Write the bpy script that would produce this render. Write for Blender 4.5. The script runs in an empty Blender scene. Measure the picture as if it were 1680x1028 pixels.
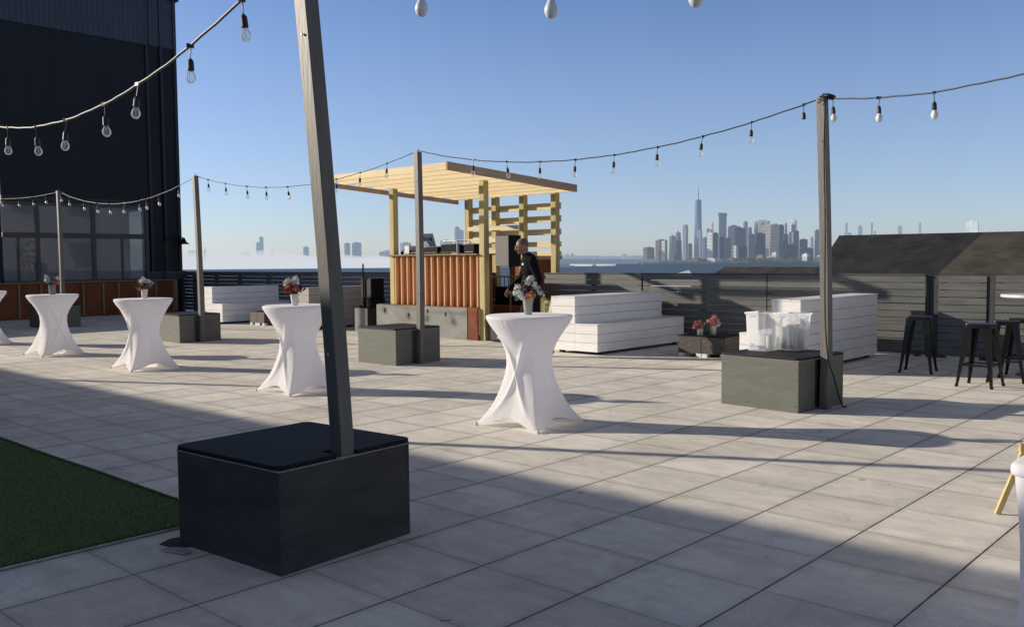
import bpy, bmesh, math, random
from mathutils import Vector, Matrix
R = math.radians
rnd = random.Random(7)
scene = bpy.context.scene
col = scene.collection

# ------------------------------------------------------------------ camera
FOC, PITCH, ROLL, YAW, EYE = 1493.0, R(3.32), R(-0.505), R(42.38), 1.6
def ray(px, py):
    dx, dy = px - 840, py - 514
    cr, sr = math.cos(ROLL), math.sin(ROLL)
    a, b = dx*cr + dy*sr, -dx*sr + dy*cr
    cp, sp = math.cos(PITCH), math.sin(PITCH)
    fy, z = FOC*cp - b*sp, -b*cp - FOC*sp
    c, s = math.cos(YAW), math.sin(YAW)
    return Vector((a*c - fy*s, a*s + fy*c, z))
def far(px, py, D):
    """world point at forward distance D seen in direction px, py (used for the far shore only)"""
    r = ray(px, py)
    d = -r.x*math.sin(YAW) + r.y*math.cos(YAW)
    r = r * (D/d)
    return Vector((r.x, r.y, r.z + EYE))
cam_data = bpy.data.cameras.new('camera')
cam = bpy.data.objects.new('camera', cam_data); col.objects.link(cam)
X = (ray(841, 514) - ray(840, 514)).normalized()
Z = -ray(840, 514).normalized()
Y = Z.cross(X)
m = Matrix((X, Y, Z)).transposed().to_4x4(); m.translation = (0, 0, EYE)
cam.matrix_world = m
cam_data.sensor_width = 36; cam_data.lens = FOC/1680*36
cam_data.clip_start = 0.05; cam_data.clip_end = 80000
scene.camera = cam
scene.view_settings.view_transform = 'Standard'
scene.view_settings.look = 'None'
scene.view_settings.exposure = 0
scene.cycles.use_denoising = True
scene.cycles.transparent_max_bounces = 16
scene.cycles.max_bounces = 8
scene.cycles.caustics_reflective = False
scene.cycles.caustics_refractive = False

# ------------------------------------------------------------------ light
SUN_EL = R(17.4)
to_sun = Vector((-0.8886*math.cos(SUN_EL), -0.4587*math.cos(SUN_EL), math.sin(SUN_EL)))
sd = bpy.data.lights.new('sun', 'SUN'); sd.energy = 5.0; sd.angle = R(0.53); sd.color = (1.0, 0.885, 0.725)
so = bpy.data.objects.new('sun', sd); col.objects.link(so)
so.rotation_euler = to_sun.to_track_quat('Z', 'Y').to_euler(); so.location = (-30, -20, 30)
w = bpy.data.worlds.new('World'); scene.world = w; w.use_nodes = True
nt = w.node_tree; bg = nt.nodes['Background']
sky = nt.nodes.new('ShaderNodeTexSky'); sky.sky_type = 'NISHITA'; sky.sun_disc = False
sky.sun_elevation = SUN_EL
sky.sun_rotation = math.atan2(to_sun.x, to_sun.y)
sky.altitude = 10; sky.air_density = 0.75; sky.dust_density = 0.45; sky.ozone_density = 4.0
tint = nt.nodes.new('ShaderNodeMix'); tint.data_type = 'RGBA'; tint.blend_type = 'MULTIPLY'; tint.inputs[0].default_value = 1; tint.inputs[7].default_value = (1.04, .985, 1.03, 1)
nt.links.new(sky.outputs[0], tint.inputs[6]); 
# unseen upper sky mixed to neutral, added to steer the ambient light
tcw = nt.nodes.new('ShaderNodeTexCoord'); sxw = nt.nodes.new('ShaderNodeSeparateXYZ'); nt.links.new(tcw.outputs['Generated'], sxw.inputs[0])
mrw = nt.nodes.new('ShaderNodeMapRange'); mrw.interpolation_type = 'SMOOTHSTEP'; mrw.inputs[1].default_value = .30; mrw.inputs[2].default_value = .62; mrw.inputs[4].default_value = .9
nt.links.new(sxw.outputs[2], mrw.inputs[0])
ambient_mix = nt.nodes.new('ShaderNodeMix'); ambient_mix.data_type = 'RGBA'; ambient_mix.inputs[7].default_value = (.55, .54, .60, 1)
nt.links.new(mrw.outputs[0], ambient_mix.inputs[0]); nt.links.new(tint.outputs[2], ambient_mix.inputs[6]); 
low = nt.nodes.new('ShaderNodeMapRange'); low.inputs[1].default_value = .0; low.inputs[2].default_value = .30; low.inputs[3].default_value = .34; low.inputs[4].default_value = 0
nt.links.new(sxw.outputs[2], low.inputs[0])
hzw = nt.nodes.new('ShaderNodeMix'); hzw.data_type = 'RGBA'; hzw.inputs[7].default_value = (4.0, 4.05, 4.25, 1)
nt.links.new(low.outputs[0], hzw.inputs[0]); nt.links.new(ambient_mix.outputs[2], hzw.inputs[6]); nt.links.new(hzw.outputs[2], bg.inputs[0]); bg.inputs[1].default_value = 0.15

# ------------------------------------------------------------------ materials
MATS = {}
def mat(name, c, rough=.6, var=.12, scale=6., stretch=(1,1,1), c2=None, bump=0., bscale=None, metal=0., spec=.5, detail=6., contrast=(.3,.7), emit=None, haze=0., coords='Object', sheen=0.):
    if name in MATS: return MATS[name]
    mt = bpy.data.materials.new(name); mt.use_nodes = True
    n = mt.node_tree; b = n.nodes['Principled BSDF']
    b.inputs['Roughness'].default_value = rough; b.inputs['Metallic'].default_value = metal
    b.inputs['Specular IOR Level'].default_value = spec
    if sheen: b.inputs['Sheen Weight'].default_value = sheen
    tc = n.nodes.new('ShaderNodeTexCoord'); oi = n.nodes.new('ShaderNodeObjectInfo')
    ad = n.nodes.new('ShaderNodeVectorMath'); ad.operation = 'ADD'
    ml = n.nodes.new('ShaderNodeMath'); ml.operation = 'MULTIPLY'; ml.inputs[1].default_value = 37.
    n.links.new(oi.outputs['Random'], ml.inputs[0])
    n.links.new(tc.outputs[coords], ad.inputs[0]); n.links.new(ml.outputs[0], ad.inputs[1])
    mp = n.nodes.new('ShaderNodeMapping'); mp.inputs['Scale'].default_value = stretch
    n.links.new(ad.outputs[0], mp.inputs[0])
    no = n.nodes.new('ShaderNodeTexNoise'); no.inputs['Scale'].default_value = scale; no.inputs['Detail'].default_value = detail; no.inputs['Roughness'].default_value = .6
    n.links.new(mp.outputs[0], no.inputs[0])
    cr = n.nodes.new('ShaderNodeValToRGB')
    cr.color_ramp.elements[0].position, cr.color_ramp.elements[1].position = contrast
    if c2 is None: c2 = tuple(min(1, x*(1+var)) for x in c); c1 = tuple(x*(1-var) for x in c)
    else: c1 = c
    cr.color_ramp.elements[0].color = (*c1, 1); cr.color_ramp.elements[1].color = (*c2, 1)
    n.links.new(no.outputs[0], cr.inputs[0]); n.links.new(cr.outputs[0], b.inputs['Base Color'])
    if bump:
        nb = n.nodes.new('ShaderNodeTexNoise'); nb.inputs['Scale'].default_value = bscale or scale*3; nb.inputs['Detail'].default_value = 5
        n.links.new(mp.outputs[0], nb.inputs[0])
        bp = n.nodes.new('ShaderNodeBump'); bp.inputs['Strength'].default_value = bump; bp.inputs['Distance'].default_value = .01
        n.links.new(nb.outputs[0], bp.inputs['Height']); n.links.new(bp.outputs[0], b.inputs['Normal'])
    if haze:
        em = n.nodes.new('ShaderNodeEmission'); em.inputs[0].default_value = (.38, .47, .60, 1); em.inputs[1].default_value = 1  # distance haze put in as a flat glow mixed into the surface
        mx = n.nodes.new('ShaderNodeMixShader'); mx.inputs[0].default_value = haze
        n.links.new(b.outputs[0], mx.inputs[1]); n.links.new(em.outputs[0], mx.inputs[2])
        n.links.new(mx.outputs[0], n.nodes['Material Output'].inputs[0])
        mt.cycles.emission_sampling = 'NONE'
    MATS[name] = mt
    return mt

def paver_mat():
    mt = bpy.data.materials.new('concrete_pavers'); mt.use_nodes = True
    n = mt.node_tree; b = n.nodes['Principled BSDF']; b.inputs['Roughness'].default_value = .8; b.inputs['Specular IOR Level'].default_value = .3
    L = n.links.new
    def node(t, **k):
        o = n.nodes.new(t)
        for a, v in k.items(): setattr(o, a, v)
        return o
    def math_(op, a, b_=None, c_=None):
        o = node('ShaderNodeMath', operation=op)
        for i, v in enumerate((a, b_, c_)):
            if v is None: continue
            if isinstance(v, (int, float)): o.inputs[i].default_value = v
            else: L(v, o.inputs[i])
        return o.outputs[0]
    g = node('ShaderNodeNewGeometry'); sp = node('ShaderNodeSeparateXYZ'); L(g.outputs['Position'], sp.inputs[0])
    u = math_('DIVIDE', math_('ADD', sp.outputs[0], 3.93 + 63.5), .635)
    v = math_('DIVIDE', math_('ADD', sp.outputs[1], -3.70 + 63.5), .638)
    fu, fv = math_('FLOOR', u), math_('FLOOR', v)
    # distance from the nearest joint in metres
    def dist(x, size):
        f = math_('FRACT', x); return math_('MULTIPLY', math_('MINIMUM', f, math_('SUBTRACT', 1., f)), size)
    du, dv = dist(u, .635), dist(v, .638)
    wob = node('ShaderNodeTexNoise'); wob.inputs['Scale'].default_value = 9.; L(g.outputs['Position'], wob.inputs[0])
    wd = math_('MULTIPLY_ADD', wob.outputs[0], .0055, .0003)
    wv = math_('MULTIPLY_ADD', wob.outputs[0], .005, -.0002)
    ju = node('ShaderNodeMapRange'); ju.inputs[1].default_value = 0; ju.inputs[2].default_value = .004
    L(math_('SUBTRACT', du, wd), ju.inputs[0])
    jv = node('ShaderNodeMapRange'); jv.inputs[1].default_value = 0; jv.inputs[2].default_value = .004
    L(math_('SUBTRACT', dv, wv), jv.inputs[0])
    joint = math_('MINIMUM', ju.outputs[0], math_('MULTIPLY_ADD', jv.outputs[0], .45, .55))  # cross joints painted fainter, the way raking light shows them
    cb = node('ShaderNodeCombineXYZ'); L(fu, cb.inputs[0]); L(fv, cb.inputs[1])
    wn = node('ShaderNodeTexWhiteNoise', noise_dimensions='2D'); L(cb.outputs[0], wn.inputs[0])
    n1 = node('ShaderNodeTexNoise'); n1.inputs['Scale'].default_value = 1.3; n1.inputs['Detail'].default_value = 8; n1.inputs['Roughness'].default_value = .65; L(g.outputs['Position'], n1.inputs[0])
    n2 = node('ShaderNodeTexNoise'); n2.inputs['Scale'].default_value = 60; n2.inputs['Detail'].default_value = 4
    L(g.outputs['Position'], n2.inputs[0])
    mp = node('ShaderNodeMapping'); mp.inputs['Rotation'].default_value = (0, 0, .35); mp.inputs['Scale'].default_value = (1.1, 4.5, 1); L(g.outputs['Position'], mp.inputs[0])
    n3 = node('ShaderNodeTexNoise'); n3.inputs['Scale'].default_value = 1.6; n3.inputs['Detail'].default_value = 7; n3.inputs['Roughness'].default_value = .7; L(mp.outputs[0], n3.inputs[0])
    base = node('ShaderNodeMix', data_type='RGBA'); base.inputs[6].default_value = (.80, .75, .665, 1); base.inputs[7].default_value = (.94, .89, .80, 1)
    L(wn.outputs[0], base.inputs[0])
    def mult(colr, fac, lo, hi, a=.3, z=.7):
        r = node('ShaderNodeMapRange'); r.inputs[1].default_value = a; r.inputs[2].default_value = z; r.inputs[3].default_value = lo; r.inputs[4].default_value = hi
        L(fac, r.inputs[0])
        o = node('ShaderNodeVectorMath', operation='SCALE'); L(colr, o.inputs[0]); L(r.outputs[0], o.inputs[3]); return o.outputs[0]
    c = mult(base.outputs[2], n1.outputs[0], .84, 1.12)
    c = mult(c, n3.outputs[0], .87, 1.10)
    n4 = node('ShaderNodeTexNoise'); n4.inputs['Scale'].default_value = 3.1; n4.inputs['Detail'].default_value = 9; n4.inputs['Roughness'].default_value = .75; n4.inputs['Distortion'].default_value = .8; L(g.outputs['Position'], n4.inputs[0])
    c = mult(c, n4.outputs[0], .90, 1.06, .36, .52)
    c = mult(c, n2.outputs[0], .93, 1.05)
    # dirt collecting along joints
    ed = node('ShaderNodeMapRange'); ed.inputs[1].default_value = 0; ed.inputs[2].default_value = .06; ed.inputs[3].default_value = .86; ed.inputs[4].default_value = 1
    L(math_('MINIMUM', du, dv), ed.inputs[0])
    s1 = node('ShaderNodeVectorMath', operation='SCALE'); L(c, s1.inputs[0]); L(ed.outputs[0], s1.inputs[3])
    # dark droppings and gum: sparse voronoi spots
    vo = node('ShaderNodeTexVoronoi'); vo.inputs['Scale'].default_value = 3.2
    wp = node('ShaderNodeTexNoise'); wp.inputs['Scale'].default_value = 22; L(g.outputs['Position'], wp.inputs[0])
    wa = node('ShaderNodeMix', data_type='RGBA'); wa.blend_type = 'LINEAR_LIGHT'; wa.inputs[0].default_value = .05; L(g.outputs['Position'], wa.inputs[6]); L(wp.outputs[1], wa.inputs[7])
    L(wa.outputs[2], vo.inputs[0])
    spr = node('ShaderNodeSeparateColor'); L(vo.outputs['Color'], spr.inputs[0])
    rad = math_('MULTIPLY', math_('MULTIPLY', spr.outputs[0], spr.outputs[1]), .088)
    spot = node('ShaderNodeMapRange'); spot.inputs[1].default_value = 0; spot.inputs[2].default_value = .02; spot.inputs[3].default_value = .30; spot.inputs[4].default_value = 1
    L(math_('SUBTRACT', vo.outputs['Distance'], rad), spot.inputs[0])
    s2 = node('ShaderNodeVectorMath', operation='SCALE'); L(s1.outputs[0], s2.inputs[0]); L(spot.outputs[0], s2.inputs[3])
    fin = node('ShaderNodeMix', data_type='RGBA'); fin.inputs[6].default_value = (.11, .095, .078, 1); L(s2.outputs[0], fin.inputs[7]); L(joint, fin.inputs[0])
    L(fin.outputs[2], b.inputs['Base Color'])
    # each paver sits a touch differently, joints are grooves
    h = math_('ADD', math_('MULTIPLY', joint, .006), math_('MULTIPLY', n2.outputs[0], .0012))
    h = math_('ADD', h, math_('MULTIPLY', n3.outputs[0], .006))
    bp = node('ShaderNodeBump'); bp.inputs['Strength'].default_value = .55; bp.inputs['Distance'].default_value = 1.0; L(h, bp.inputs['Height'])
    L(bp.outputs[0], b.inputs['Normal'])
    return mt

def shingle_mat(name, c1, c2):
    mt = bpy.data.materials.new(name); mt.use_nodes = True
    n = mt.node_tree; b = n.nodes['Principled BSDF']; b.inputs['Roughness'].default_value = .95; b.inputs['Specular IOR Level'].default_value = .15
    uv = n.nodes.new('ShaderNodeUVMap')
    br = n.nodes.new('ShaderNodeTexBrick'); br.inputs['Color1'].default_value = (*c1, 1); br.inputs['Color2'].default_value = (*c2, 1)
    br.inputs['Mortar'].default_value = (*(x*.72 for x in c1), 1); br.inputs['Scale'].default_value = 1
    br.inputs['Brick Width'].default_value = .30; br.inputs['Row Height'].default_value = .11; br.inputs['Mortar Size'].default_value = .007
    n.links.new(uv.outputs[0], br.inputs[0])
    no = n.nodes.new('ShaderNodeTexNoise'); no.inputs['Scale'].default_value = 1.2; no.inputs['Detail'].default_value = 9; n.links.new(uv.outputs[0], no.inputs[0])
    mr = n.nodes.new('ShaderNodeMapRange'); mr.inputs[1].default_value = .3; mr.inputs[2].default_value = .7; mr.inputs[3].default_value = .7; mr.inputs[4].default_value = 1.3; n.links.new(no.outputs[0], mr.inputs[0])
    sc = n.nodes.new('ShaderNodeVectorMath'); sc.operation = 'SCALE'; n.links.new(br.outputs[0], sc.inputs[0]); n.links.new(mr.outputs[0], sc.inputs[3])
    n.links.new(sc.outputs[0], b.inputs['Base Color'])
    return mt

def corrugated_mat(name, c, rough, period, spec=.5, axis='Y'):
    mt = mat(name, c, rough, .25, 1.2, (1, 1, .25), spec=spec)
    n = mt.node_tree; b = n.nodes['Principled BSDF']
    tc = n.nodes.new('ShaderNodeNewGeometry'); wv = n.nodes.new('ShaderNodeTexWave'); wv.bands_direction = axis
    wv.inputs['Scale'].default_value = 1/period/ (2*math.pi) * 2.0; wv.inputs['Distortion'].default_value = 0
    n.links.new(tc.outputs['Position'], wv.inputs[0])
    bp = n.nodes.new('ShaderNodeBump'); bp.inputs['Strength'].default_value = .8; bp.inputs['Distance'].default_value = .02
    n.links.new(wv.outputs[1], bp.inputs['Height']); n.links.new(bp.outputs[0], b.inputs['Normal'])
    return mt

def clear_mat(name, tint, alpha, rough=.05):
    """thin clear shell: mostly lets light through, keeps a glossy and a milky share"""
    mt = bpy.data.materials.new(name); mt.use_nodes = True
    n = mt.node_tree; out = n.nodes['Material Output']; b = n.nodes['Principled BSDF']
    b.inputs['Base Color'].default_value = (*tint, 1); b.inputs['Roughness'].default_value = rough
    tr = n.nodes.new('ShaderNodeBsdfTransparent'); mx = n.nodes.new('ShaderNodeMixShader')
    fr = n.nodes.new('ShaderNodeFresnel'); fr.inputs[0].default_value = 1.45
    ad = n.nodes.new('ShaderNodeMath'); ad.operation = 'ADD'; ad.use_clamp = True; ad.inputs[1].default_value = alpha
    n.links.new(fr.outputs[0], ad.inputs[0]); n.links.new(ad.outputs[0], mx.inputs[0])
    n.links.new(tr.outputs[0], mx.inputs[1]); n.links.new(b.outputs[0], mx.inputs[2]); n.links.new(mx.outputs[0], out.inputs[0])
    MATS[name] = mt
    return mt

M_PAVER = paver_mat()
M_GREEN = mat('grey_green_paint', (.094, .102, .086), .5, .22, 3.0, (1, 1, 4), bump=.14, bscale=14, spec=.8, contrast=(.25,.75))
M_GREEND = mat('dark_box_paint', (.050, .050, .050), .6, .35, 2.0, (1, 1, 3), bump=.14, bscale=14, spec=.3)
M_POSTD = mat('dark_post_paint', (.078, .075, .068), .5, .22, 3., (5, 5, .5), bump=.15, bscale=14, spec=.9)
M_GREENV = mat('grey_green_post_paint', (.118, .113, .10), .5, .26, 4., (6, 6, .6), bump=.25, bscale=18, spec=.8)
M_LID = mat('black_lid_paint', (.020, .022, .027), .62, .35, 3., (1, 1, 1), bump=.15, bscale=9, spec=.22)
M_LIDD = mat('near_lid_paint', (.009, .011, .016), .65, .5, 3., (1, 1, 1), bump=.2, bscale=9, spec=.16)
M_RAWEDGE = mat('raw_plywood_edge', (.30, .27, .22), .8, .35, 30.)
M_FENCE = mat('fence_slat_paint', (.102, .105, .097), .5, .30, 2.5, (.6, 6, 6), bump=.25, bscale=12, spec=.8)
M_FENCED = mat('fence_post_paint', (.05, .055, .058), .6, .2, 3.)
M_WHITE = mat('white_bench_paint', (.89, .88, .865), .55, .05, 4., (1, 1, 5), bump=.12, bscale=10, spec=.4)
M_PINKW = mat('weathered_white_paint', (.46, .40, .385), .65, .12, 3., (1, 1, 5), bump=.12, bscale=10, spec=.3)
M_GAP = mat('near_black_matte', (.02, .02, .02), .9, .1)
M_CLOTH = mat('white_stretch_fabric', (.93, .925, .945), .75, .02, 2., bump=.06, bscale=5, spec=.2, sheen=.25)
def cloth_glow(mt, share):
    n = mt.node_tree; b = n.nodes['Principled BSDF']; tr = n.nodes.new('ShaderNodeBsdfTranslucent'); tr.inputs[0].default_value = (.95, .94, .99, 1)
    mx = n.nodes.new('ShaderNodeMixShader'); mx.inputs[0].default_value = share
    n.links.new(b.outputs[0], mx.inputs[1]); n.links.new(tr.outputs[0], mx.inputs[2]); n.links.new(mx.outputs[0], n.nodes['Material Output'].inputs[0])
cloth_glow(M_CLOTH, .35)
M_TURF = mat('turf_green', (.085, .135, .046), .95, .5, 45., c2=(.20, .29, .105), bump=1., bscale=220, spec=.15, detail=10.)
M_TRIM = mat('pale_turf_edge', (.42, .42, .40), .8, .3, 20.)
M_CORR = corrugated_mat('dark_facade_metal', (.0065, .0072, .010), .55, .35, .35)
M_CORRU = corrugated_mat('grey_corrugated_band', (.030, .036, .048), .42, .16, .5)
M_DARKTRIM = mat('dark_facade_trim', (.012, .013, .017), .5, .2, 3.)
M_MULL = mat('window_frame_metal', (.055, .055, .058), .45, .12, 4., spec=.5)
M_ORANGE = mat('orange_stained_plywood', (.16, .048, .016), .7, .3, 2.2, (1, 1, .35), c2=(.30, .095, .030), bump=.1, spec=.25)
M_ORANGEF = mat('red_cedar_boards', (.40, .115, .045), .7, .3, 2.5, (3, 3, .5), c2=(.64, .25, .11), bump=.15, spec=.25)
M_STUD = mat('pale_studs', (.30, .20, .11), .7, .25, 5., (3, 3, .5))
M_PINE = mat('pine_joists', (.76, .57, .29), .6, .25, 2.2, (.35, 7, 7), c2=(.93, .79, .48), bump=.15, bscale=9, spec=.3)
M_PINEY = mat('pine_beams', (.40, .29, .19), .65, .25, 2.2, (7, .35, 7), c2=(.58, .42, .27), bump=.15, spec=.3)
M_TREAT = mat('treated_timber_posts', (.44, .36, .15), .65, .3, 2.4, (6, 6, .4), c2=(.68, .56, .28), bump=.15, spec=.3)
M_BATTEN = mat('pale_battens', (.62, .36, .17), .65, .2, 3., (6, 6, .4), c2=(.72, .48, .26))
M_PLYGREY = mat('grey_washed_plywood', (.21, .215, .20), .8, .3, 2.0, (1, 1, 2), c2=(.33, .33, .31), bump=.15)
M_BLACK = mat('black_plastic', (.007, .007, .008), .6, .2, 10., spec=.12)
M_BLACKM = mat('black_painted_steel', (.006, .006, .007), .3, .15, 8., spec=.35)
M_GRILLE = mat('speaker_grille', (.17, .16, .145), .6, .08, 120., detail=2)
M_CHROME = mat('bright_metal', (.65, .66, .68), .28, .05, 5., metal=.9)
M_WPLAS = mat('white_plastic', (.72, .72, .72), .5, .05, 5.)
M_SILVER = mat('laptop_lid', (.50, .56, .62), .4, .04, 3., spec=.5)
M_STICK = mat('dark_sticker', (.03, .06, .10), .5, .1, 5.)
M_WICKER = None
M_SKIN = mat('skin', (.36, .19, .125), .55, .15, 9., bump=.1, bscale=60, spec=.4)
M_SWEAT = mat('black_knit', (.007, .007, .008), .85, .3, 30., bump=.3, bscale=120, spec=.12)
M_TROUS = mat('black_cotton', (.010, .010, .012), .9, .3, 20., bump=.2, spec=.2)
M_HAIR = mat('grey_stubble_hair', (.15, .115, .10), .8, .5, 90., bump=.4, bscale=200)
M_EYE = mat('dark_eye', (.015, .01, .008), .2, .1)
M_CABLE = mat('cable_rubber', (.012, .012, .013), .5, .1)
M_CABLEG = mat('grey_cable_rubber', (.14, .135, .125), .5, .1)
M_FROST = mat('frosted_bulb_glass', (.80, .79, .75), .25, .03, 3., spec=.5)
M_CLEARB = clear_mat('clear_bulb_glass', (.85, .88, .92), .10, .03)
M_FIL = mat('bulb_filament', (.55, .45, .30), .4, .1)
M_TUB = clear_mat('milky_clear_plastic', (.90,.93,.95), .30, .22)
def milk(mt):
    n = mt.node_tree; b = n.nodes['Principled BSDF']; t = n.nodes.new('ShaderNodeBsdfTranslucent'); t.inputs[0].default_value = (.93, .95, .97, 1)
    m2 = n.nodes.new('ShaderNodeMixShader'); m2.inputs[0].default_value = .5; mx = [q for q in n.nodes if q.type == 'MIX_SHADER' and q != m2][0]
    n.links.new(b.outputs[0], m2.inputs[1]); n.links.new(t.outputs[0], m2.inputs[2]); n.links.new(m2.outputs[0], mx.inputs[2])
milk(M_TUB)
M_CUP = mat('cream_cups', (.88, .84, .76), .6, .05, 4.)
M_YELW = mat('pale_easel_wood', (.62, .47, .20), .55, .15, 3., (6, 6, .5))
M_LEAF = mat('bouquet_leaf', (.035, .075, .022), .6, .4, 30.)
M_CORD = mat('power_cord_rubber', (.008, .008, .009), .5, .1)

def wicker_mat():
    mt = bpy.data.materials.new('brown_wicker'); mt.use_nodes = True
    n = mt.node_tree; b = n.nodes['Principled BSDF']; b.inputs['Roughness'].default_value = .55
    tc = n.nodes.new('ShaderNodeTexCoord'); br = n.nodes.new('ShaderNodeTexBrick')
    mp = n.nodes.new('ShaderNodeMapping'); mp.inputs['Rotation'].default_value = (R(90), 0, 0)
    n.links.new(tc.outputs['Object'], mp.inputs[0]); n.links.new(mp.outputs[0], br.inputs[0])
    br.inputs['Color1'].default_value = (.26, .21, .18, 1); br.inputs['Color2'].default_value = (.14, .11, .095, 1); br.inputs['Mortar'].default_value = (.012, .01, .01, 1)
    br.inputs['Scale'].default_value = 1; br.inputs['Brick Width'].default_value = .042; br.inputs['Row Height'].default_value = .02; br.inputs['Mortar Size'].default_value = .006
    n.links.new(br.outputs[0], b.inputs['Base Color'])
    return mt
M_WICKER = wicker_mat()

def glass_mat():
    mt = bpy.data.materials.new('dark_window_glass'); mt.use_nodes = True
    n = mt.node_tree; b = n.nodes['Principled BSDF']; out = n.nodes['Material Output']
    b.inputs['Base Color'].default_value = (.27, .285, .295, 1); b.inputs['Roughness'].default_value = .03; b.inputs['Specular IOR Level'].default_value = .8
    no = n.nodes.new('ShaderNodeTexNoise'); no.inputs['Scale'].default_value = .7; no.inputs['Detail'].default_value = 1
    g = n.nodes.new('ShaderNodeNewGeometry'); n.links.new(g.outputs['Position'], no.inputs[0])
    bp = n.nodes.new('ShaderNodeBump'); bp.inputs['Strength'].default_value = .16; bp.inputs['Distance'].default_value = .05
    n.links.new(no.outputs[0], bp.inputs['Height']); n.links.new(bp.outputs[0], b.inputs['Normal'])
    tr = n.nodes.new('ShaderNodeBsdfTransparent'); tr.inputs[0].default_value = (.75, .78, .80, 1); mx = n.nodes.new('ShaderNodeMixShader'); mx.inputs[0].default_value = .62
    n.links.new(tr.outputs[0], mx.inputs[1]); n.links.new(b.outputs[0], mx.inputs[2]); n.links.new(mx.outputs[0], out.inputs[0])
    return mt
M_GLASS = glass_mat()

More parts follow.
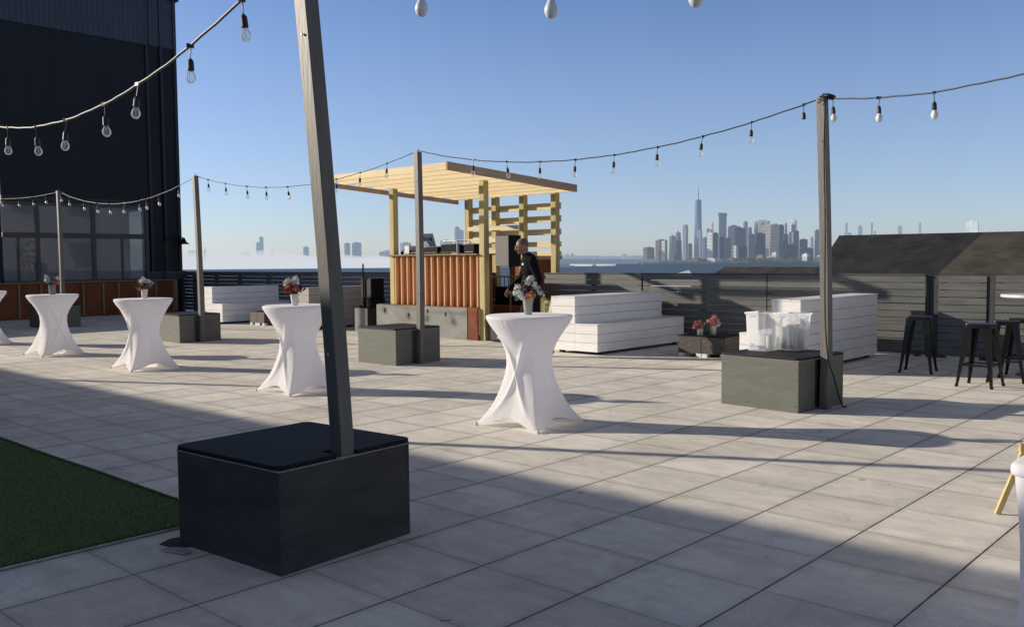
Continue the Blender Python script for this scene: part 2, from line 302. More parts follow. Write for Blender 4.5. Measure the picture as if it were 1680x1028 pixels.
# ------------------------------------------------------------------ mesh helpers
class MB:
    def __init__(s): s.v = []; s.f = []; s.mi = []; s.mats = []; s.cur = 0
    def use(s, m):
        if m not in s.mats: s.mats.append(m)
        s.cur = s.mats.index(m); return s
    def add(s, vs, fs):
        o = len(s.v); s.v += [tuple(x) for x in vs]; s.f += [tuple(i+o for i in f) for f in fs]; s.mi += [s.cur]*len(fs)
        return s
    def box(s, x0, x1, y0, y1, z0, z1):
        return s.add([(x0,y0,z0),(x1,y0,z0),(x1,y1,z0),(x0,y1,z0),(x0,y0,z1),(x1,y0,z1),(x1,y1,z1),(x0,y1,z1)],
                     [(0,3,2,1),(4,5,6,7),(0,1,5,4),(1,2,6,5),(2,3,7,6),(3,0,4,7)])
    def hexa(s, b, t):
        """8 corners: bottom ring b, top ring t, both counter-clockwise from above"""
        return s.add(list(b)+list(t), [(0,3,2,1),(4,5,6,7),(0,1,5,4),(1,2,6,5),(2,3,7,6),(3,0,4,7)])
    def bar(s, p, q, wx, wz, up=(0,0,1)):
        p, q = Vector(p), Vector(q); d = (q-p).normalized(); up = Vector(up)
        if abs(d.dot(up)) > .97: up = Vector((0, 1, 0))
        a = d.cross(up).normalized()*(wx/2); u = a.cross(d).normalized()*(wz/2)
        return s.hexa([p-a-u, p+a-u, p+a+u, p-a+u][::1], [q-a-u, q+a-u, q+a+u, q-a+u])
    def tube(s, pts, r, n=8, cap=True):
        pts = [Vector(p) for p in pts]; k = len(pts); rs = r if isinstance(r, (list, tuple)) else [r]*k
        vs = []; fs = []; prev = None
        for i, p in enumerate(pts):
            d = (pts[min(i+1, k-1)] - pts[max(i-1, 0)])
            d = d.normalized() if d.length > 1e-9 else Vector((0,0,1))
            if prev is None:
                a = d.cross(Vector((0,0,1))) if abs(d.z) < .95 else d.cross(Vector((0,1,0)))
            else: a = prev - d*prev.dot(d)
            a.normalize(); prev = a.copy(); b = d.cross(a)
            for j in range(n):
                t = 2*math.pi*j/n; vs.append(p + (a*math.cos(t)+b*math.sin(t))*rs[i])
        for i in range(k-1):
            for j in range(n):
                fs.append((i*n+j, i*n+(j+1)%n, (i+1)*n+(j+1)%n, (i+1)*n+j))
        if cap: fs += [tuple(range(n))[::-1], tuple((k-1)*n+j for j in range(n))]
        return s.add(vs, fs)
    def lathe(s, prof, n=16, c=(0,0,0), sx=1, sy=1):
        vs = []; fs = []; k = len(prof)
        for r, z in prof:
            for j in range(n):
                t = 2*math.pi*j/n; vs.append((c[0]+r*sx*math.cos(t), c[1]+r*sy*math.sin(t), c[2]+z))
        for i in range(k-1):
            for j in range(n): fs.append((i*n+j, i*n+(j+1)%n, (i+1)*n+(j+1)%n, (i+1)*n+j))
        fs += [tuple(range(n))[::-1], tuple((k-1)*n+j for j in range(n))]
        return s.add(vs, fs)
    def ell(s, c, r, n=14, k=9, rot=None):
        vs = []; fs = []; c = Vector(c); r = r if isinstance(r, (tuple, list)) else (r,)*3
        for i in range(k+1):
            a = -math.pi/2 + math.pi*i/k; a = max(-1.50, min(1.50, a))
            for j in range(n):
                t = 2*math.pi*j/n; p = Vector((r[0]*math.cos(a)*math.cos(t), r[1]*math.cos(a)*math.sin(t), r[2]*math.sin(a)))
                if rot: p = rot @ p
                vs.append(c+p)
        for i in range(k):
            for j in range(n): fs.append((i*n+j, i*n+(j+1)%n, (i+1)*n+(j+1)%n, (i+1)*n+j))
        fs += [tuple(range(n))[::-1], tuple(k*n+j for j in range(n))]
        return s.add(vs, fs)
    def prism(s, poly, z0, z1):
        n = len(poly)
        return s.add([(x,y,z0) for x,y in poly]+[(x,y,z1) for x,y in poly],
                     [tuple(range(n))[::-1], tuple(range(n,2*n))]+[(i,(i+1)%n,n+(i+1)%n,n+i) for i in range(n)])
    def leaf(s, c, size, nrm=None, asp=.6):
        d = Vector((rnd.gauss(0,1), rnd.gauss(0,1), rnd.gauss(0,1))).normalized() if nrm is None else Vector(nrm)
        a = d.orthogonal().normalized(); a.rotate(Matrix.Rotation(rnd.random()*6.28, 3, d)); b = d.cross(a)
        c = Vector(c); a = a*size; b = b*size*asp
        return s.add([c-a, c+b*.9-a*.1, c+a, c-b*.9-a*.1], [(0,1,2,3)])
    def build(s, name, m=None, parent=None, smooth=False, bevel=0, loc=None, rotz=0, autosmooth=None):
        me = bpy.data.meshes.new(name); me.from_pydata(s.v, [], s.f)
        ms = s.mats if s.mats else [m]
        for q in ms: me.materials.append(q)
        if s.mats: me.polygons.foreach_set('material_index', s.mi)
        if smooth: me.polygons.foreach_set('use_smooth', [True]*len(s.f))
        me.update()
        if autosmooth: me.set_sharp_from_angle(angle=autosmooth)
        o = bpy.data.objects.new(name, me); col.objects.link(o)
        if parent: o.parent = parent
        if loc: o.location = loc
        if rotz: o.rotation_euler.z = rotz
        if bevel:
            b = o.modifiers.new('edge', 'BEVEL'); b.width = bevel; b.segments = 2; b.limit_method = 'ANGLE'; b.angle_limit = R(40)
        return o

def tag(o, label=None, cat=None, group=None, kind=None):
    if label: o['label'] = label
    if cat: o['category'] = cat
    if group: o['group'] = group
    if kind: o['kind'] = kind
    return o
def empty(name, label, cat, loc=(0,0,0), rotz=0, group=None):
    o = bpy.data.objects.new(name, None); col.objects.link(o); o.location = loc; o.rotation_euler = (0,0,rotz)
    o.empty_display_size = .2
    return tag(o, label, cat, group)
def dup(root, loc, rotz, label, group=None):
    """a copy of a thing with copies of its parts and sub-parts"""
    r = root.copy(); col.objects.link(r); r.location = loc; r.rotation_euler = (0,0,rotz); r['label'] = label
    if group: r['group'] = group
    for ch in list(root.children):
        c = ch.copy(); col.objects.link(c); c.parent = r
        for g in ch.children:
            d = g.copy(); col.objects.link(d); d.parent = c
    return r
def cr_spline(pts, k=6):
    """Catmull-Rom through points"""
    P = [Vector(p) for p in pts]; P = [P[0]*2-P[1]] + P + [P[-1]*2-P[-2]]; out = []
    for i in range(1, len(P)-2):
        for j in range(k):
            t = j/k; a, b, c, d = P[i-1:i+3]
            out.append(.5*((2*b)+(c-a)*t+(2*a-5*b+4*c-d)*t*t+(3*b-a-3*c+d)*t**3))
    out.append(P[-2]); return out

# ------------------------------------------------------------------ setting: deck, water, shore
mb = MB(); mb.box(-30, 9, -2.5, 15.62, -.5, 0)
tag(mb.build('roof_deck', M_PAVER), kind='structure')
M_WATER = mat('harbour_water', (.085, .13, .19), .45, .25, .012, (1, 1, 1), spec=.3, bump=.0)
def water_mat():
    mt = M_WATER; n = mt.node_tree; b = n.nodes['Principled BSDF']
    g = n.nodes.new('ShaderNodeNewGeometry'); mp = n.nodes.new('ShaderNodeMapping'); mp.inputs['Rotation'].default_value = (0, 0, -YAW); mp.inputs['Scale'].default_value = (.004, .02, .01)
    n.links.new(g.outputs['Position'], mp.inputs[0])
    no = n.nodes.new('ShaderNodeTexNoise'); no.inputs['Scale'].default_value = 1; no.inputs['Detail'].default_value = 8; no.inputs['Roughness'].default_value = .7
    n.links.new(mp.outputs[0], no.inputs[0])
    bp = n.nodes.new('ShaderNodeBump'); bp.inputs['Strength'].default_value = .35; bp.inputs['Distance'].default_value = 8
    n.links.new(no.outputs[0], bp.inputs['Height']); n.links.new(bp.outputs[0], b.inputs['Normal'])
water_mat()
mb = MB(); mb.add([(-60000,-60000,-22),(60000,-60000,-22),(60000,60000,-22),(-60000,60000,-22)], [(0,1,2,3)])
tag(mb.build('harbour_water', M_WATER), kind='structure')
M_QUAY = mat('quay_ground', (.09, .085, .08), .9, .3, .2)
mb = MB(); mb.box(-80, 160, 15.8, 90, -21.9, -9)
tag(mb.build('quay_ground', M_QUAY), kind='structure')

# artificial turf, lying on the pavers
turf = empty('artificial_turf', 'dark green artificial grass mat with pale cut edge on the pavers', 'turf mat')
mb = MB(); mb.box(-9.95, -5.16, -2.4, 2.93, .003, .018); 
rt = random.Random(21)
for k in range(42000):
    e = rt.random()
    if e < .12: x, y_ = rt.uniform(-9.9, -5.16), 2.93 + rt.gauss(0, .006)
    elif e < .18: x, y_ = -5.16 + rt.gauss(0, .006), rt.uniform(.2, 2.93)
    else: x, y_ = rt.uniform(-9.9, -5.17), rt.uniform(.4, 2.92)
    a = rt.random()*6.283; h_ = rt.uniform(.006, .016); w_ = .0035; lx, ly = rt.gauss(.004, .006), rt.gauss(.0, .006)
    cx_, sx_ = math.cos(a)*w_, math.sin(a)*w_
    mb.add([(x-cx_,y_-sx_,.016),(x+cx_,y_+sx_,.016),(x+lx,y_+ly,.018+h_)], [(0,1,2)])
mb.build('turf_pile', M_TURF, turf)
mb = MB(); mb.tube(cr_spline([(-9.95,2.94,.012),(-9,2.955,.016),(-8,2.94,.012),(-7,2.95,.018),(-6,2.945,.012),(-5.17,2.945,.014)]), .011, 6); mb.build('edge_strip', M_TRIM, turf)
mb = MB(); mb.tube(cr_spline([(-5.15,2.95,.012),(-5.145,2,.012),(-5.15,1,.014),(-5.15,-.5,.012),(-5.15,-2.4,.012)]), .007, 6); mb.build('edge_strip', M_TRIM, turf)

# lifted paver corner beside the near planter
pv = empty('broken_paver', 'chipped paver piece lying over a dark gap beside the nearest black box', 'paver', (-4.93, 2.52, 0))
mb = MB(); mb.prism([(-.06,-.02),(-.01,-.11),(.14,-.08),(.2,.1),(-.04,.06)], .0025, .006); mb.build('gap', mat('gap_dark_patch', (.045,.037,.031), .95, .3, 12.), pv)  # thin dark sheet stands for the recess; its shade is painted, no hole
mb = MB(); mb.prism([(.10,-.17),(.29,-.11),(.27,-.06),(.17,-.06),(.12,-.10)], .0065, .014); mb.build('chip', mat('paver_chip', (.44,.41,.37), .85, .15, 14., bump=.3), pv, bevel=.004)

# ------------------------------------------------------------------ string-light posts on plywood boxes
def light_post(label, cx, cy, rot, top, lean=(0,0), hx=.475, hy=.455, proud=True, z0=.535, dark=False):
    root = empty('string_light_post', label, 'light post', (cx, cy, 0), rot, 'string light posts on plywood boxes')
    pw = .046; px = hx + .047 if proud else hx - .055
    mb = MB(); t = .018
    mb.box(-hx, hx, -hy, -hy+t, 0, z0); mb.box(-hx, hx, hy-t, hy, 0, z0); mb.box(-hx, -hx+t, -hy+t, hy-t, 0, z0)
    if proud:
        mb.box(hx-t, hx, -hy+t, -.13, 0, z0); mb.box(hx-t, hx, .055, hy-t, 0, z0); mb.box(hx-.09, hx-.09+t, -.13, .055, 0, z0)
    else: mb.box(hx-t, hx, -hy+t, hy-t, 0, z0)
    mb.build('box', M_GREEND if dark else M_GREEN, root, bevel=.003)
    mb = MB(); mb.box(-hx-.004, hx+.004, -hy-.004, hy+.004, z0, z0+.009); mb.build('box_rim', M_RAWEDGE, root)
    for k, (sx_, zz_) in enumerate(((-.93,.08),(-.93,.46),(.93,.07),(.93,.45),(.1,.47),(-.3,.06))):
        o = MB().lathe([(.007,0),(.007,.002),(.004,.003)], 8).build('screw', M_MULL if k % 2 else M_BLACKM, root); o.location = (sx_*hx, -hy-.0005, zz_); o.rotation_euler = (R(90), 0, 0)
    for k, (sy_, zz_) in enumerate(((-.92,.09),(-.92,.44),(.92,.08),(.92,.46),(-.2,.36))):
        o = MB().lathe([(.007,0),(.007,.002),(.004,.003)], 8).build('screw', M_MULL if k % 2 else M_BLACKM, root); o.location = (hx+.0005, sy_*hy, zz_); o.rotation_euler = (0, R(90), 0)
    # lid with rounded corners and a notch where the post passes
    def corner(x, y, a0, r=.05):
        return [(x + r*math.cos(R(a0+i*22.5)), y + r*math.sin(R(a0+i*22.5))) for i in range(5)]
    x0, x1, y0, y1 = -hx-.012, hx+.012, -hy-.012, hy+.012
    notch = px - pw - .006
    poly = corner(x0+.05, y0+.05, 180) + corner(x1-.05, y0+.05, 270) + [(x1, -pw-.05), (notch, -pw-.05), (notch, pw+.006), (x1, pw+.006)] + corner(x1-.05, y1-.05, 0) + corner(x0+.05, y1-.05, 90)
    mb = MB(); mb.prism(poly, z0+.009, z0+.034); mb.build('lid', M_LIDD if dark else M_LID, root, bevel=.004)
    zb = 0 if proud else .1
    l = Vector((lean[0], lean[1], 0)); l.rotate(Matrix.Rotation(-rot, 3, 'Z'))
    mb = MB(); n = 6; rings = []
    for i in range(n+1):
        z = zb + (top-zb)*i/n; k = max(0, z-.55)
        bow = .012*math.sin(math.pi*i/n)
        rings.append([(px+sx*pw + l.x*k + bow, sy*pw + l.y*k + bow*.6, z) for sx, sy in ((-1,-1),(1,-1),(1,1),(-1,1))])
    vs = [p for r_ in rings for p in r_]; fs = [(0,3,2,1), tuple(4*n+i for i in range(4))]
    for i in range(n):
        for j in range(4): fs.append((4*i+j, 4*i+(j+1)%4, 4*i+4+(j+1)%4, 4*i+4+j))
    mb.add(vs, fs); mb.build('post', M_POSTD if dark else M_GREENV, root, bevel=.004)
    tx, ty = px + l.x*(top-.55), l.y*(top-.55)
    mb = MB(); mb.tube([(tx, ty, top), (tx, ty, top+.03), (tx+.015, ty, top+.045), (tx+.03, ty, top+.03)], .005, 6); mb.build('hook', M_BLACKM, root)
    # bolt heads and a knot hole on the post
    for zz in (top-.45, 1.1):
        if zz > .7:
            k = zz-.55; mb = MB(); mb.lathe([(.007,0),(.007,.004),(.003,.007)], 8, (0,0,0))
            o = mb.build('bolt', M_CHROME, root); o.location = (px + l.x*k + .01, -pw-.001 + l.y*k, zz); o.rotation_euler = (R(90), 0, 0)
    return root
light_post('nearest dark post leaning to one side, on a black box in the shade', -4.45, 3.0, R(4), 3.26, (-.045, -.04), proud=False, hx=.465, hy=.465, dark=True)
postC = light_post('grey post with a black cord, on the box carrying clear plastic tubs', -4.53, 9.37, R(-6), 3.26, (-.02, -.015))
light_post('grey post in front of the corrugated music booth, on its own lidded box', -11.18, 9.55, R(-1), 3.29)
light_post('grey post between the orange panel wall and the fence, beside a white bench', -17.72, 9.43, 0, 3.37, (-.012, -.01))
light_post('far post on a shaded black box in front of the orange panel wall', -24.6, 9.4, 0, 3.46)
light_post('post out of the way near the turf whose thin shadow crosses the pavers', -11.05, 2.95, 0, 3.3)
light_post('post at the far end of the turf whose thin shadow reaches the tables', -17.7, 2.95, 0, 3.3)

# ------------------------------------------------------------------ string lights
def bulb_meshes():
    sk = MB(); sk.tube([(0,0,0),(.004,0,-.03),(-.003,0,-.07),(0,0,-.085)], .0035, 6); sk.lathe([(.006,-.08),(.015,-.09),(.019,-.10),(.021,-.15),(.018,-.155)][::-1], 12)
    sk.box(-.022, .022, -.009, .009, -.012, .012)
    cl = MB().lathe([(.001,-.232),(.012,-.230),(.022,-.222),(.029,-.207),(.030,-.195),(.026,-.178),(.018,-.163),(.014,-.152)], 14)
    fr = MB().lathe([(.001,-.240),(.013,-.238),(.024,-.229),(.031,-.212),(.032,-.200),(.028,-.182),(.019,-.165),(.015,-.152)], 14)
    return sk, cl, fr
SK, CLB, FRB = bulb_meshes()
me_sk = SK.build('socket', M_CABLE, smooth=False); me_c = CLB.build('bulb', M_CLEARB, smooth=True); me_f = FRB.build('bulb', M_FROST, smooth=True)
fl = MB(); fl.tube([(-.006,0,-.16),(-.009,0,-.2),(-.003,0,-.212),(.003,0,-.2),(.006,0,-.212),(.009,0,-.2),(.006,0,-.16)], .0012, 5); me_fil = fl.build('filament', M_FIL)
MESH_SK, MESH_C, MESH_F, MESH_FIL = me_sk.data, me_c.data, me_f.data, me_fil.data
for o in (me_sk, me_c, me_f, me_fil): bpy.data.objects.remove(o)
def string_light(label, pts, bulbs, kind='frost', cable=M_CABLE, r=.0065, missing=(), big=1.0):
    P = cr_spline(pts, 8)
    # slight waviness so the cable does not read as a perfect curve
    P = [p + Vector((0, 0, .002*math.sin(i*1.9)+.002*math.sin(i*.7))) if 0 < i < len(P)-1 else p for i, p in enumerate(P)]
    root = empty('string_light', label, 'string light', P[0])
    MB().tube([p-P[0] for p in P], r, 7).build('cable', cable, root, smooth=True)
    acc = [0]
    for a, b in zip(P, P[1:]): acc.append(acc[-1] + (b-a).length)
    for k, q in enumerate(bulbs):
        best = None
        # q: world x of the bulb
        for a, b in zip(P, P[1:]):
            if (a.x-q)*(b.x-q) <= 0: best = a.lerp(b, (q-a.x)/((b.x-a.x) or 1)); break
        if best is None: continue
        s = bpy.data.objects.new('socket', MESH_SK); col.objects.link(s); s.parent = root; s.location = best-P[0]
        s.rotation_euler = (rnd.uniform(-.12,.12), rnd.uniform(-.12,.12), rnd.uniform(0,3)); s.scale = (big,)*3
        if k in missing: continue
        b = bpy.data.objects.new('bulb', MESH_C if kind == 'clear' else MESH_F); col.objects.link(b); b.parent = s
        if kind == 'clear':
            f = bpy.data.objects.new('filament', MESH_FIL); col.objects.link(f); f.parent = s
    return root
def sagged(p0, p1, sag, n=9):
    p0, p1 = Vector(p0), Vector(p1)
    return [p0.lerp(p1, i/n) - Vector((0,0,4*sag*(i/n)*(1-i/n))) for i in range(n+1)]
string_light('grey cable with clear bulbs running from the leaning post past the dark building', sagged((-4.10,2.83,3.25),(-10.62,2.95,3.3),.58), [-4.63,-5.24,-5.97,-6.51,-7.2,-7.83,-8.47,-9.1,-9.7], 'clear', M_CABLEG, .0085)
string_light('cable whose three big white bulbs hang into the open sky from above', [(-4.08,2.82,3.25),(-3.36,3.05,3.035),(-2.73,3.28,2.955),(-2.13,3.50,2.92),(-1.5,3.73,2.95),(-.6,4.06,3.05),(.8,4.6,3.2),(2.2,5.1,3.4)], [-3.36,-2.73,-2.13,-1.5,-.9,-.3,.3], 'frost', big=1.0)
string_light('black cable with clear bulbs from the booth post to the post with the cord', sagged((-10.60,9.5,3.30),(-4.05,9.3,3.27),.38), [-9.36,-8.69,-8.06,-7.44,-6.8,-6.15,-5.52,-4.89,-4.28], 'clear', r=.0075, missing=(8,))
string_light('black cable with white bulbs leaving the post with the cord', [(-4.0,9.26,3.24),(-3.4,9.0,3.145),(-2.8,8.74,3.085),(-2.2,8.46,3.075),(-1.6,8.2,3.085),(0,7.5,3.14),(2.4,6.4,3.3)], [-3.93,-3.37,-2.78,-1.7,-1.0,-.4], 'frost', r=.0075)
string_light('thin cable of clear bulbs crossing behind the leaning post to the booth post', sagged((-17.25,9.45,3.36),(-10.72,9.5,3.28),.36), [-16.82,-16.18,-15.42,-14.78,-14.09,-13.31,-12.66,-12.02,-11.34], 'clear')
string_light('drooping pale cable with white bulbs in front of the big windows', sagged((-24.1,9.42,3.44),(-17.3,9.45,3.36),.42), [-18.0,-18.89,-19.45,-19.77,-20.49,-21.24,-21.89,-22.67,-23.47,-23.95], 'frost', M_CABLEG, .0075)
string_light('cable with white bulbs between the far post and the dark facade', sagged((-24.1,9.42,3.44),(-28.55,9.45,3.5),.06), [-25.0,-25.86,-26.9,-28.0], 'frost')

# coil and cord at the top of the post with the cord
pc = MB(); pc.tube(cr_spline([(-4.0,9.2,3.22),(-4.0,9.19,2.7),(-3.985,9.2,2.0),(-3.98,9.2,1.3),(-3.965,9.19,.9),(-3.93,9.19,.55),(-3.915,9.30,.35),(-3.91,9.42,.14),(-3.90,9.50,.02),(-3.87,9.53,.012)]), .008, 7)
for k in range(3): pc.tube(cr_spline([(-4.08+.01*k,9.20,3.20+.03*k),(-3.98,9.19,3.24+.02*k),(-3.95+.01*k,9.28,3.26),(-4.0,9.36,3.29-.02*k),(-4.09,9.3,3.25+.02*k)]), .008, 6)
tag(pc.build('power_cord', M_CORD, smooth=True), 'black power cord hanging down the post beside the clear tubs', 'power cord')

# ------------------------------------------------------------------ cocktail tables under stretch covers
def cover_mesh(seed=0, xside=1):
    N, K = 160, 60
    zc = [0,.06,.12,.2,.3,.4,.5,.6,.7,.8,.9,.98,1.03]
    rc = [.545,.482,.430,.370,.316,.273,.241,.224,.232,.270,.330,.388,.416]
    rm = [.385,.335,.303,.268,.238,.219,.207,.206,.222,.265,.328,.388,.416]
    def interp(a, z):
        for i in range(len(zc)-1):
            if z <= zc[i+1]:
                t = (z-zc[i])/(zc[i+1]-zc[i]); return a[i]+(a[i+1]-a[i])*t
        return a[-1]
    vs = []; fs = []
    for i in range(K+1):
        v = i/K
        for j in range(N):
            ph = 2*math.pi*j/N
            q = (ph - math.pi/4) % (math.pi/2); d = min(q, math.pi/2-q)/(math.pi/4)   # 0 at a foot, 1 between feet
            hem = .012 + .085*math.sin(d*math.pi/2)**1.3
            z = hem + (1.03-hem)*v
            k = (1-d)**1.7
            r = interp(rm, z) + (interp(rc, z)-interp(rm, z))*k
            # crossed legs pressing through on two opposite sides
            if xside is not None:
                side = int(((ph + math.pi/4) % (2*math.pi))//(math.pi/2))
                if side % 2 == xside:
                    loc = ((ph + math.pi/4) % (math.pi/2)) - math.pi/4
                    t = z/1.03; lim = math.pi/4*(1-2*t)
                    best = 0.
                    for sgn in (1, -1):
                        dd = abs(loc - sgn*lim)/(.10 + .03*math.sin(seed*2.1))
                        best = max(best, math.exp(-dd*dd*.9)*.6 + max(0, 1-dd*1.6)*.4)
                    r += .030*best*math.sin(math.pi*min(1, t*1.05))**.8
                else:
                    # leg brace and hem of the frame show faintly through the flat sides
                    w1 = .33 + .02*math.sin(seed*3.); r += .006*math.exp(-((z-w1)/.014)**2) + .004*math.exp(-((z-.62-.02*math.cos(seed))/.012)**2)
                    loc = ((ph + math.pi/4) % (math.pi/2)) - math.pi/4
                    r -= .010*math.exp(-((loc-.35*math.sin(seed*5.))/.16)**2)*math.sin(math.pi*min(1, z/1.03))
            # small stretch creases running up from the foot pockets and down from the rim
            r += .0035*math.sin(ph*26+seed*1.3+z*2)*max(0, 1-z/.30)*k + .0025*math.sin(ph*40+seed)*max(0, (z-.86)/.17)
            r += .003*math.sin(ph*3+z*9+seed)*(1-z)
            vs.append((r*math.cos(ph), r*math.sin(ph), z))
    for i in range(K):
        for j in range(N): fs.append((i*N+j, i*N+(j+1)%N, (i+1)*N+(j+1)%N, (i+1)*N+j))
    base = K*N
    for r, z in ((.420,1.036),(.425,1.05),(.421,1.064),(.412,1.070),(.36,1.071),(.2,1.069),(.03,1.069)):
        o = len(vs)
        for j in range(N):
            ph = 2*math.pi*j/N; vs.append((r*math.cos(ph), r*math.sin(ph), z+.0008*math.sin(ph*5+seed)))
        for j in range(N): fs.append((base+j, base+(j+1)%N, o+(j+1)%N, o+j))
        base = o
    fs.append(tuple(base+j for j in range(N)))
    return vs, fs
def cocktail_table(label, cx, cy, rot, xside, seed):
    root = empty('cocktail_table', label, 'cocktail table', (cx, cy, 0), rot, 'white covered cocktail tables in a row')
    MB().add(*cover_mesh(seed, xside)).build('stretch_cover', M_CLOTH, root, smooth=True, autosmooth=R(70))
    for sx in (-1, 1):
        for sy in (-1, 1):
            MB().lathe([(.016,0),(.018,.01),(.014,.03)], 10, (sx*.376, sy*.376, 0)).build('foot', M_WPLAS, root)
    return root
# angle convention: corners at 45 degrees
cocktail_table('second covered table from the frame edge, white cover showing a crossed crease', -16.95, 6.45, R(3), 0, 1)
cocktail_table('third covered cocktail table along, standing before the orange panel wall end', -13.57, 6.49, R(-2), 1, 2)
cocktail_table('white covered table partly hidden behind the leaning post', -9.62, 6.57, R(-1), 1, 3)
cocktail_table('large white covered cocktail table in full view in front of the man', -5.86, 6.67, R(4), 1, 4)
cocktail_table('white covered table cut off by the frame beside the orange wall', -20.5, 6.45, R(3), 0, 5)
bt = empty('buffet_table', 'white cloth-covered rectangular table cut off by the frame in front of the wooden easel', 'buffet table', (-.99, 4.11, 0))
def rrect(x0, x1, y0, y1, r_, z, n_=6, pinch=0.):
    out = []
    for cx_, cy_, a0 in ((x1-r_,y1-r_,0),(x0+r_,y1-r_,90),(x0+r_,y0+r_,180),(x1-r_,y0+r_,270)):
        for i in range(n_): a = R(a0+90*i/(n_-1)); out.append((cx_+r_*math.cos(a), cy_+r_*math.sin(a), z))
    return out
W_, D_ = 1.83, .76
rings = []
for z, ins in ((.02,.028),(.12,.032),(.25,.034),(.40,.032),(.55,.024),(.66,.014),(.695,.012),(.70,.001),(.715,-.003),(.738,-.002),(.748,.004),(.752,.02),(.753,.2)):
    rings.append(rrect(ins, W_-ins, ins, D_-ins, .045 if z < .7 else .05, z))
vs = [p for q in rings for p in q]; n_ = 24; fs = []
for i in range(len(rings)-1):
    for j in range(n_): fs.append((i*n_+j, i*n_+(j+1)%n_, (i+1)*n_+(j+1)%n_, (i+1)*n_+j))
fs.append(tuple((len(rings)-1)*n_+j for j in range(n_)))
MB().add(vs, fs).build('fitted_cover', M_CLOTH, bt, smooth=True, autosmooth=R(60))
for fx in (.07, W_-.07):
    for fy in (.07, D_-.07): MB().lathe([(.018,0),(.018,.03)], 10, (fx, fy, 0)).build('foot', M_BLACK, bt)

# ------------------------------------------------------------------ bouquets
def pmat(name, c): return mat('petal_'+name, c, .6, .25, 40., spec=.3)
def bouquet(label, x, y, z, vase, heads, leaves, seed, vh=.15, vr=(.036,.052), group='flower bouquets on the tables'):
    rnd.seed(seed)
    root = empty('flower_vase', label, 'flower vase', (x, y, z), 0, group)
    mb = MB().lathe([(vr[0],0),(vr[0]+.002,.004),(vr[1]-.004,vh*.75),(vr[1],vh),(vr[1]-.006,vh),(vr[1]-.010,vh*.7),(.005,vh*.68)], 18)
    mb.build('vase', vase, root, smooth=True, autosmooth=R(40))
    lf = MB()
    for k in range(leaves):
        a, e = rnd.random()*6.28, rnd.uniform(.1, 1.3); rr = rnd.uniform(.05, .16)
        lf.leaf((rr*math.cos(a)*math.cos(e), rr*math.sin(a)*math.cos(e), vh+.01+rr*math.sin(e)*.8), rnd.uniform(.018,.035), None, .45)
    for hx, hy, hz, hr, c in heads:
        lf.tube([(hx*.1, hy*.1, vh*.7), (hx*.6, hy*.6, vh+.03), (hx, hy, vh+hz)], .0022, 4)
    lf.build('leaves', M_LEAF, root)
    for hx, hy, hz, hr, c in heads:
        b = MB(); b.ell((0,0,0), hr*.55, 8, 5)
        for k in range(46):
            d = Vector((rnd.gauss(0,1), rnd.gauss(0,1), rnd.gauss(.25,1))).normalized()
            b.leaf(d*hr*rnd.uniform(.65,1.05), hr*rnd.uniform(.28,.42), (d+Vector((rnd.gauss(0,.4),rnd.gauss(0,.4),rnd.gauss(0,.4)))).normalized(), .8)
        b.build('blossom', c, root, loc=(hx, hy, vh+hz))
    return root
PW, PP, PO, PR, PK, PC = pmat('white',(.78,.77,.70)), pmat('purple',(.10,.03,.10)), pmat('orange',(.70,.24,.11)), pmat('red',(.42,.05,.035)), pmat('pink',(.62,.24,.25)), pmat('coral',(.60,.20,.14))
V_SIL = mat('silver_vase', (.42,.40,.36), .35, .15, 20., metal=.3); V_WHT = mat('white_vase', (.74,.73,.70), .4, .05, 5.); V_GRY = mat('grey_vase', (.22,.22,.22), .5, .2, 15.)
c_, s_ = math.cos(YAW), math.sin(YAW)
def vw(r_, f_): return (r_*c_ - f_*s_, r_*s_ + f_*c_)      # right / away seen from where the guests stand
def heads(lst): return [(*vw(a, b), z, r_, c) for a, b, z, r_, c in lst]
bouquet('silver vase of white, purple and orange flowers on the table before the man', -5.9, 6.70, 1.071, V_SIL,
    heads([(-.085,-.02,.06,.042,PW),(-.10,.03,.10,.040,PW),(-.06,-.05,.02,.038,PW),(-.12,.0,.05,.032,PW),(.03,.03,.19,.040,PW),(.0,.02,.155,.036,PW),(.065,.0,.13,.036,PW),(-.02,-.03,.09,.042,PP),(.03,-.05,.09,.030,PP),(.035,-.08,.03,.046,PO),(.0,-.07,.03,.036,PO),(.12,.0,.05,.030,PW),(.10,.03,.09,.034,PW)]), 60, 11, .16)
bouquet('white vase with white and red flowers beside the leaning post', -9.60, 6.52, 1.071, V_WHT,
    heads([(-.06,0,.16,.045,PW),(.02,0,.19,.04,PW),(.0,.03,.13,.05,PW),(-.09,-.03,.05,.05,PR),(-.04,-.05,.07,.055,PR),(.02,-.04,.06,.05,PC),(-.08,.03,.10,.04,PC),(.07,0,.08,.04,PP),(-.1,0,.13,.04,PW)]), 110, 12, .14)
bouquet('white vase with a pale bloom and a red bloom on the third table', -13.55, 6.5, 1.071, V_WHT,
    heads([(-.02,0,.13,.06,PW),(.05,.02,.11,.05,PW),(-.09,-.02,.05,.045,PR),(-.06,0,.02,.045,PC),(.02,-.04,.06,.045,PP),(.07,0,.06,.04,PK),(.10,.02,.09,.038,PW)]), 90, 13, .14)
bouquet('grey vase with pale green leaves and coral flowers on the second table', -16.95, 6.45, 1.071, V_GRY,
    heads([(-.07,0,.09,.05,PW),(-.03,0,.06,.05,PW),(-.11,.02,.15,.035,PW),(.05,-.03,.05,.045,PC),(.10,-.02,.04,.042,PO),(.10,0,.11,.04,PW)]), 110, 14, .17, (.055,.062))
